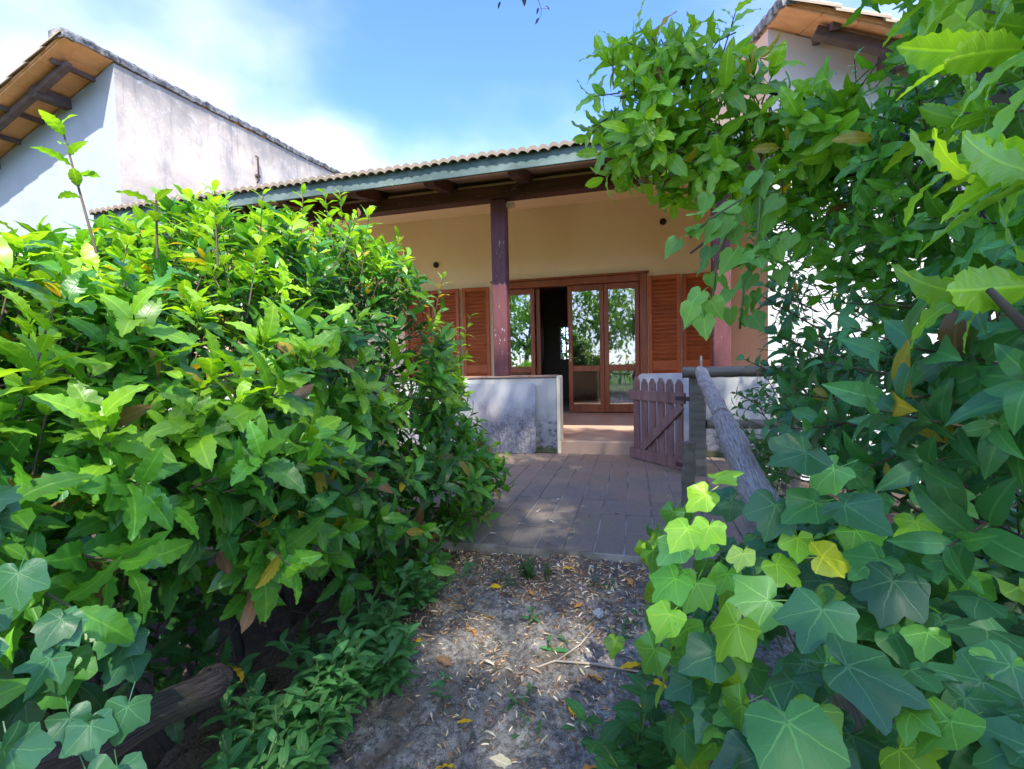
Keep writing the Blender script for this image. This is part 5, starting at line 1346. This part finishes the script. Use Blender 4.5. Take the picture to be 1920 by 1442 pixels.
tag(link('leaf_litter', m), kind='stuff', label='crumbled dry litter between the stones', cat='litter')

pv, pf = [], []
ico = [(0, 0, 1), (0.9, 0, .3), (.28, .86, .3), (-.72, .53, .3), (-.72, -.53, .3), (.28, -.86, .3), (0, 0, -.6)]
icf = [(0, 1, 2), (0, 2, 3), (0, 3, 4), (0, 4, 5), (0, 5, 1), (6, 2, 1), (6, 3, 2), (6, 4, 3), (6, 5, 4), (6, 1, 5)]
for k in range(2600):
    x, y = rng.uniform(-1.05, 0.4), rng.uniform(0.85, 2.44)
    r_ = 0.0018+0.006*rng.random()**4; a = rng.uniform(0, 6.28); sx, sy, sz = r_*rng.uniform(.7, 1.3, 3); o_ = len(pv); z = path_z(x, y)
    for vx, vy, vz in ico:
        qx, qy = vx*sx*rng.uniform(.8, 1.2), vy*sy*rng.uniform(.8, 1.2)
        pv.append((x+qx*math.cos(a)-qy*math.sin(a), y+qx*math.sin(a)+qy*math.cos(a), z+vz*sz*.8))
    pf += [tuple(o_+i for i in f) for f in icf]
m = bpy.data.meshes.new('gravel'); m.from_pydata(pv, [], pf); m.materials.append(tile_mat('grey_grit', (0.30, 0.29, 0.27), (0.13, 0.125, 0.12), (0.42, 0.40, 0.36), 0.6))
tag(link('gravel', m), kind='stuff', label='loose grit on the stone path', cat='gravel')

def twig_on_path(pts, r, name, label, mat):
    P = [(x, y, path_z(x, y)+0.012) for x, y in pts]
    return tag(MB().tube(P, r, 6).build(name, mat), label, 'twig')
twig_on_path([(-0.43, 1.64), (-0.30, 1.69), (-0.15, 1.71), (0.0, 1.70), (0.10, 1.69)], [0.003, 0.004, 0.0045, 0.004, 0.003], 'dry_twig', 'long pale dry twig lying across the stone path', M['twig_pale'])
twig_on_path([(-0.29, 1.70), (-0.22, 1.80), (-0.17, 1.92), (-0.19, 2.03), (-0.25, 2.14)], [0.0025, 0.003, 0.003, 0.0025, 0.002], 'dry_stalk', 'thin curved dry stalk running past the dandelion head', M['twig_pale'])
dx, dy = -0.16, 1.99; dz = path_z(dx, dy)
dn = empty('dandelion_head', (dx, dy, dz), 'round white dandelion seed head on the litter', 'flower')
fl = MB()
for i in range(90):
    u = unit(rng.normal(0, 1, 3)); c = np.array([dx, dy, dz+0.026])
    fl.bar(c+u*0.006, c+u*0.020, 0.0012, 0.0012)
    e = c+u*0.020; a = unit(np.cross(u, [0.3, .5, .8])); b_ = np.cross(u, a)
    for q in range(3):
        w_ = a*math.cos(q*1.05)+b_*math.sin(q*1.05)
        fl.bar(e-w_*0.005, e+w_*0.005, 0.0008, 0.0008)
fl.build('seed_tuft', M['fluff'], dn)
MB().tube([(dx-.05, dy-.06, dz+.004), (dx-.02, dy-.02, dz+.012), (dx, dy, dz+.022)], 0.0022, 5).build('stalk', M['stem_green'], dn)

# ------------------------------------------------------------------ trees: the one overhead, an added one to shade the path, others in the garden behind
def garden_tree(name, loc, label, trunk_r, trunk_h, blobs, nleaf, L, cols, group=None, seed=1, limbs=True):
    r = np.random.default_rng(seed)
    root = empty(name, loc, label, 'tree', group); base = np.array(loc)
    tm = MB(); top = base+np.array([r.normal(0, .1), r.normal(0, .1), trunk_h])
    tm.tube([base-np.array([0, 0, .3]), base+(top-base)*.4+r.normal(0, .04, 3), top], [trunk_r*1.2, trunk_r, trunk_r*.7], 9, 0.15)
    tm.build('trunk', M['bark'], root, True)
    if limbs:
        for c, rr in blobs:
            c = np.array(c); mid = (top+c)/2+r.normal(0, .12, 3)
            MB().tube([top-np.array([0, 0, .2]), mid, c], [trunk_r*.6, trunk_r*.4, trunk_r*.12], 7, 0.12).build('limb', M['bark'], root, True)
    P, D, Nn, LL, C = [], [], [], [], []
    vol = np.array([np.prod(rr) for _, rr in blobs]); vol = vol/vol.sum()
    for (c, rr), fr_ in zip(blobs, vol):
        n = int(nleaf*fr_)
        u = unit(r.normal(0, 1, (n, 3))); q = r.uniform(0.3, 1.0, (n, 1))**0.6
        p = np.array(c)+u*np.array(rr)*q
        keep = np.array([mnoise.noise(Vector(x*1.6)) > -0.12 for x in p])
        p, u = p[keep], u[keep]; n = len(p)
        P.append(p); D.append(u*.5+r.normal(0, .6, (n, 3))+np.array([0, 0, -.2])); Nn.append(np.array([0, 0, 1.0])+r.normal(0, .6, (n, 3)))
        LL.append(L*r.uniform(.7, 1.3, n)); t = r.random((n, 1)); C.append(np.asarray(cols[0])*(1-t)+np.asarray(cols[1])*t)
    c = Cloud(root, 'bay', 'laurel', 'bay_low')
    c.add(np.concatenate(P), np.concatenate(D), np.concatenate(Nn), np.concatenate(LL), np.concatenate(C))
    c.pack()
    V, Fv, Fs, UV, CC, off = [], [], [], [], [], 0
    for v, ids, X in c.verts('bay_low', np.arange(c.n)):
        tv, tf, tuv = T['bay_low'][v]; nk = len(tv)
        flat = np.concatenate([np.array(a) for a in tf]); V.append(X.reshape(-1, 3))
        Fv.append((flat[None, :]+(off+np.arange(len(ids))*nk)[:, None]).ravel()); Fs.append(np.tile([len(a) for a in tf], len(ids)))
        CC.append(np.repeat(c.Cc[ids], nk, axis=0)); UV.append(np.tile(tuv[flat], (len(ids), 1))); off += len(ids)*nk
    V = np.concatenate(V); Fv = np.concatenate(Fv); Fs = np.concatenate(Fs); CC = np.concatenate(CC); UV = np.concatenate(UV)
    m = bpy.data.meshes.new('crown'); m.vertices.add(len(V)); m.vertices.foreach_set('co', V.astype(np.float32).ravel())
    m.loops.add(len(Fv)); m.loops.foreach_set('vertex_index', Fv.astype(np.int32)); m.polygons.add(len(Fs))
    m.polygons.foreach_set('loop_start', (np.cumsum(Fs)-Fs).astype(np.int32)); m.polygons.foreach_set('loop_total', Fs.astype(np.int32)); m.update(calc_edges=True)
    m.uv_layers.new(name='UVMap').data.foreach_set('uv', UV.astype(np.float32).ravel())
    m.attributes.new('tint', 'FLOAT_COLOR', 'POINT').data.foreach_set('color', np.concatenate([np.clip(CC, 0, 1), np.ones((len(CC), 1))], 1).astype(np.float32).ravel())
    m.materials.append(LM['laurel'][1]); m.shade_smooth()
    tag(link('crown', m, root), kind='stuff')
    return root
over = garden_tree('overhanging_tree', (2.9, -1.4, -0.4), 'tall tree overhead whose twig tip dangles into the sky at the top edge', 0.16, 3.6,
            [((1.5, 0.3, 5.2), (.9, .9, .5)), ((2.4, -1.0, 5.2), (1.1, 1.1, .7))], 3600, 0.12, (DK*1.3, BR), seed=3)
garden_tree('added_shade_tree', (4.9, -6.4, -0.45), 'added unseen tree behind the viewpoint, crown shaped to shade the paving', 0.22, 7.4,
            [((3.3, -3.2, 11.0), (1.7, 1.1, .8)), ((3.6, -5.0, 11.0), (1.4, 1.4, .8)), ((3.8, -6.7, 11.0), (1.5, 1.2, .8)), ((4.7, -4.6, 11.0), (1.3, 2.0, .9))], 16000, 0.16, (DK*1.3, BR), seed=5)  # unseen tree, added so its crown keeps sun off path and paving
# its dangling twig
tw_ = MB()
tw_.tube([(1.3, 0.4, 5.1), (0.6, 0.8, 4.95), (-0.1, 1.2, 4.4), (-0.25, 1.5, 3.3), (-0.33, 1.62, 2.6), (-0.325, 1.626, 2.33), (-0.306, 1.628, 2.25), (-0.293, 1.63, 2.215), (-0.296, 1.631, 2.195), (-0.303, 1.632, 2.186)], [0.02, 0.013, 0.008, 0.005, 0.003, 0.0018, 0.0012, 0.0008, 0.0007, 0.0006], 6)
for p, q in (((-0.293, 1.63, 2.216), (-0.275, 1.63, 2.212)), ((-0.293, 1.63, 2.216), (-0.303, 1.63, 2.214))): tw_.tube([p, q], 0.0006, 4)
tw_.build('dangling_twig', M['stem_purple'], over)
for b, d, L in (((-0.277, 1.63, 2.221), (0.5, 0, -0.6), 0.017), ((-0.303, 1.63, 2.221), (-0.35, 0, -0.9), 0.020), ((-0.302, 1.632, 2.188), (-0.6, 0, -0.7), 0.022), ((-0.352, 1.626, 2.29), (0.0, 0, -1), 0.05), ((-0.435, 1.62, 2.262), (-0.4, 0, -0.8), 0.022)):
    x = Vector(d).normalized(); z = Vector((0.2, -0.95, 0.1)); z = (z-x*z.dot(x)).normalized(); y = z.cross(x)
    o = place('leaf', leaf_mesh('bay', 0, LM['laurel'][0]), Matrix(((x.x*L, y.x*L, z.x*L, b[0]), (x.y*L, y.y*L, z.y*L, b[1]), (x.z*L, y.z*L, z.z*L, b[2]), (0, 0, 0, 1))), over)
    o.color = (0.05, 0.06, 0.05, 1)
gg = 'garden trees mirrored in the door glass'
for k, (x, y, s, lb) in enumerate(((-5.5, -7.5, 1.0, 'leafy garden tree mirrored in the left glass door'), (-1.6, -10.5, 1.15, 'round garden tree mirrored in the middle glass door'), (2.6, -9.0, 1.0, 'leafy garden tree mirrored in the right glass door'), (6.5, -12.0, 1.3, 'far garden tree mirrored at the right of the glass'), (-10.0, -13.0, 1.4, 'far garden tree mirrored at the left of the glass'))):
    bl = [((x+dx_*s, y+dy_*s, (zz)*s), (1.5*s, 1.5*s, 1.1*s)) for dx_, dy_, zz in ((0, 0, 4.3), (-1.3, .2, 3.2), (1.2, -.2, 3.3), (.2, 1.0, 2.6))]
    garden_tree('garden_tree', (x, y, -0.45), lb, 0.15*s, 2.4*s, bl, 3400, 0.26*s, (MD, YG*0.9), gg, 30+k)
for k, (x, y, r_, lb) in enumerate(((-4.2, -4.2, 1.0, 'low garden shrub mirrored low in the left glass door'), (-2.3, -6.0, 1.1, 'low garden shrub mirrored in the middle of the glass'), (1.2, -6.4, 1.2, 'low garden shrub mirrored low in the right glass door'))):
    garden_tree('garden_shrub', (x, y, -0.45), lb, 0.05, 0.5, [((x, y, 0.55), (1.1*r_, 0.9*r_, 0.75))], 1300, 0.16, (BR, YG), 'garden shrubs mirrored in the door glass', 70+k)
garden_tree('garden_hedge', (-1.0, -17.0, -0.45), 'long green garden hedge mirrored at the foot of the door glass', 0.06, 0.8,
            [((xx, -17.0+0.4*math.sin(xx), 0.9), (2.6, 0.9, 1.7)) for xx in range(-19, 18, 3)], 5200, 0.34, (MD, BR), seed=90)
garden_tree('back_tree', (-1.2, 16.5, -0.4), 'green tree seen through the small back window of the house', 0.12, 2.0, [((-1.6, 14.5, 1.8), (2.0, 1.0, 1.5)), ((-3.0, 15, 2.2), (2.0, 1.2, 1.4))], 2600, 0.2, (MD, BR), seed=50)
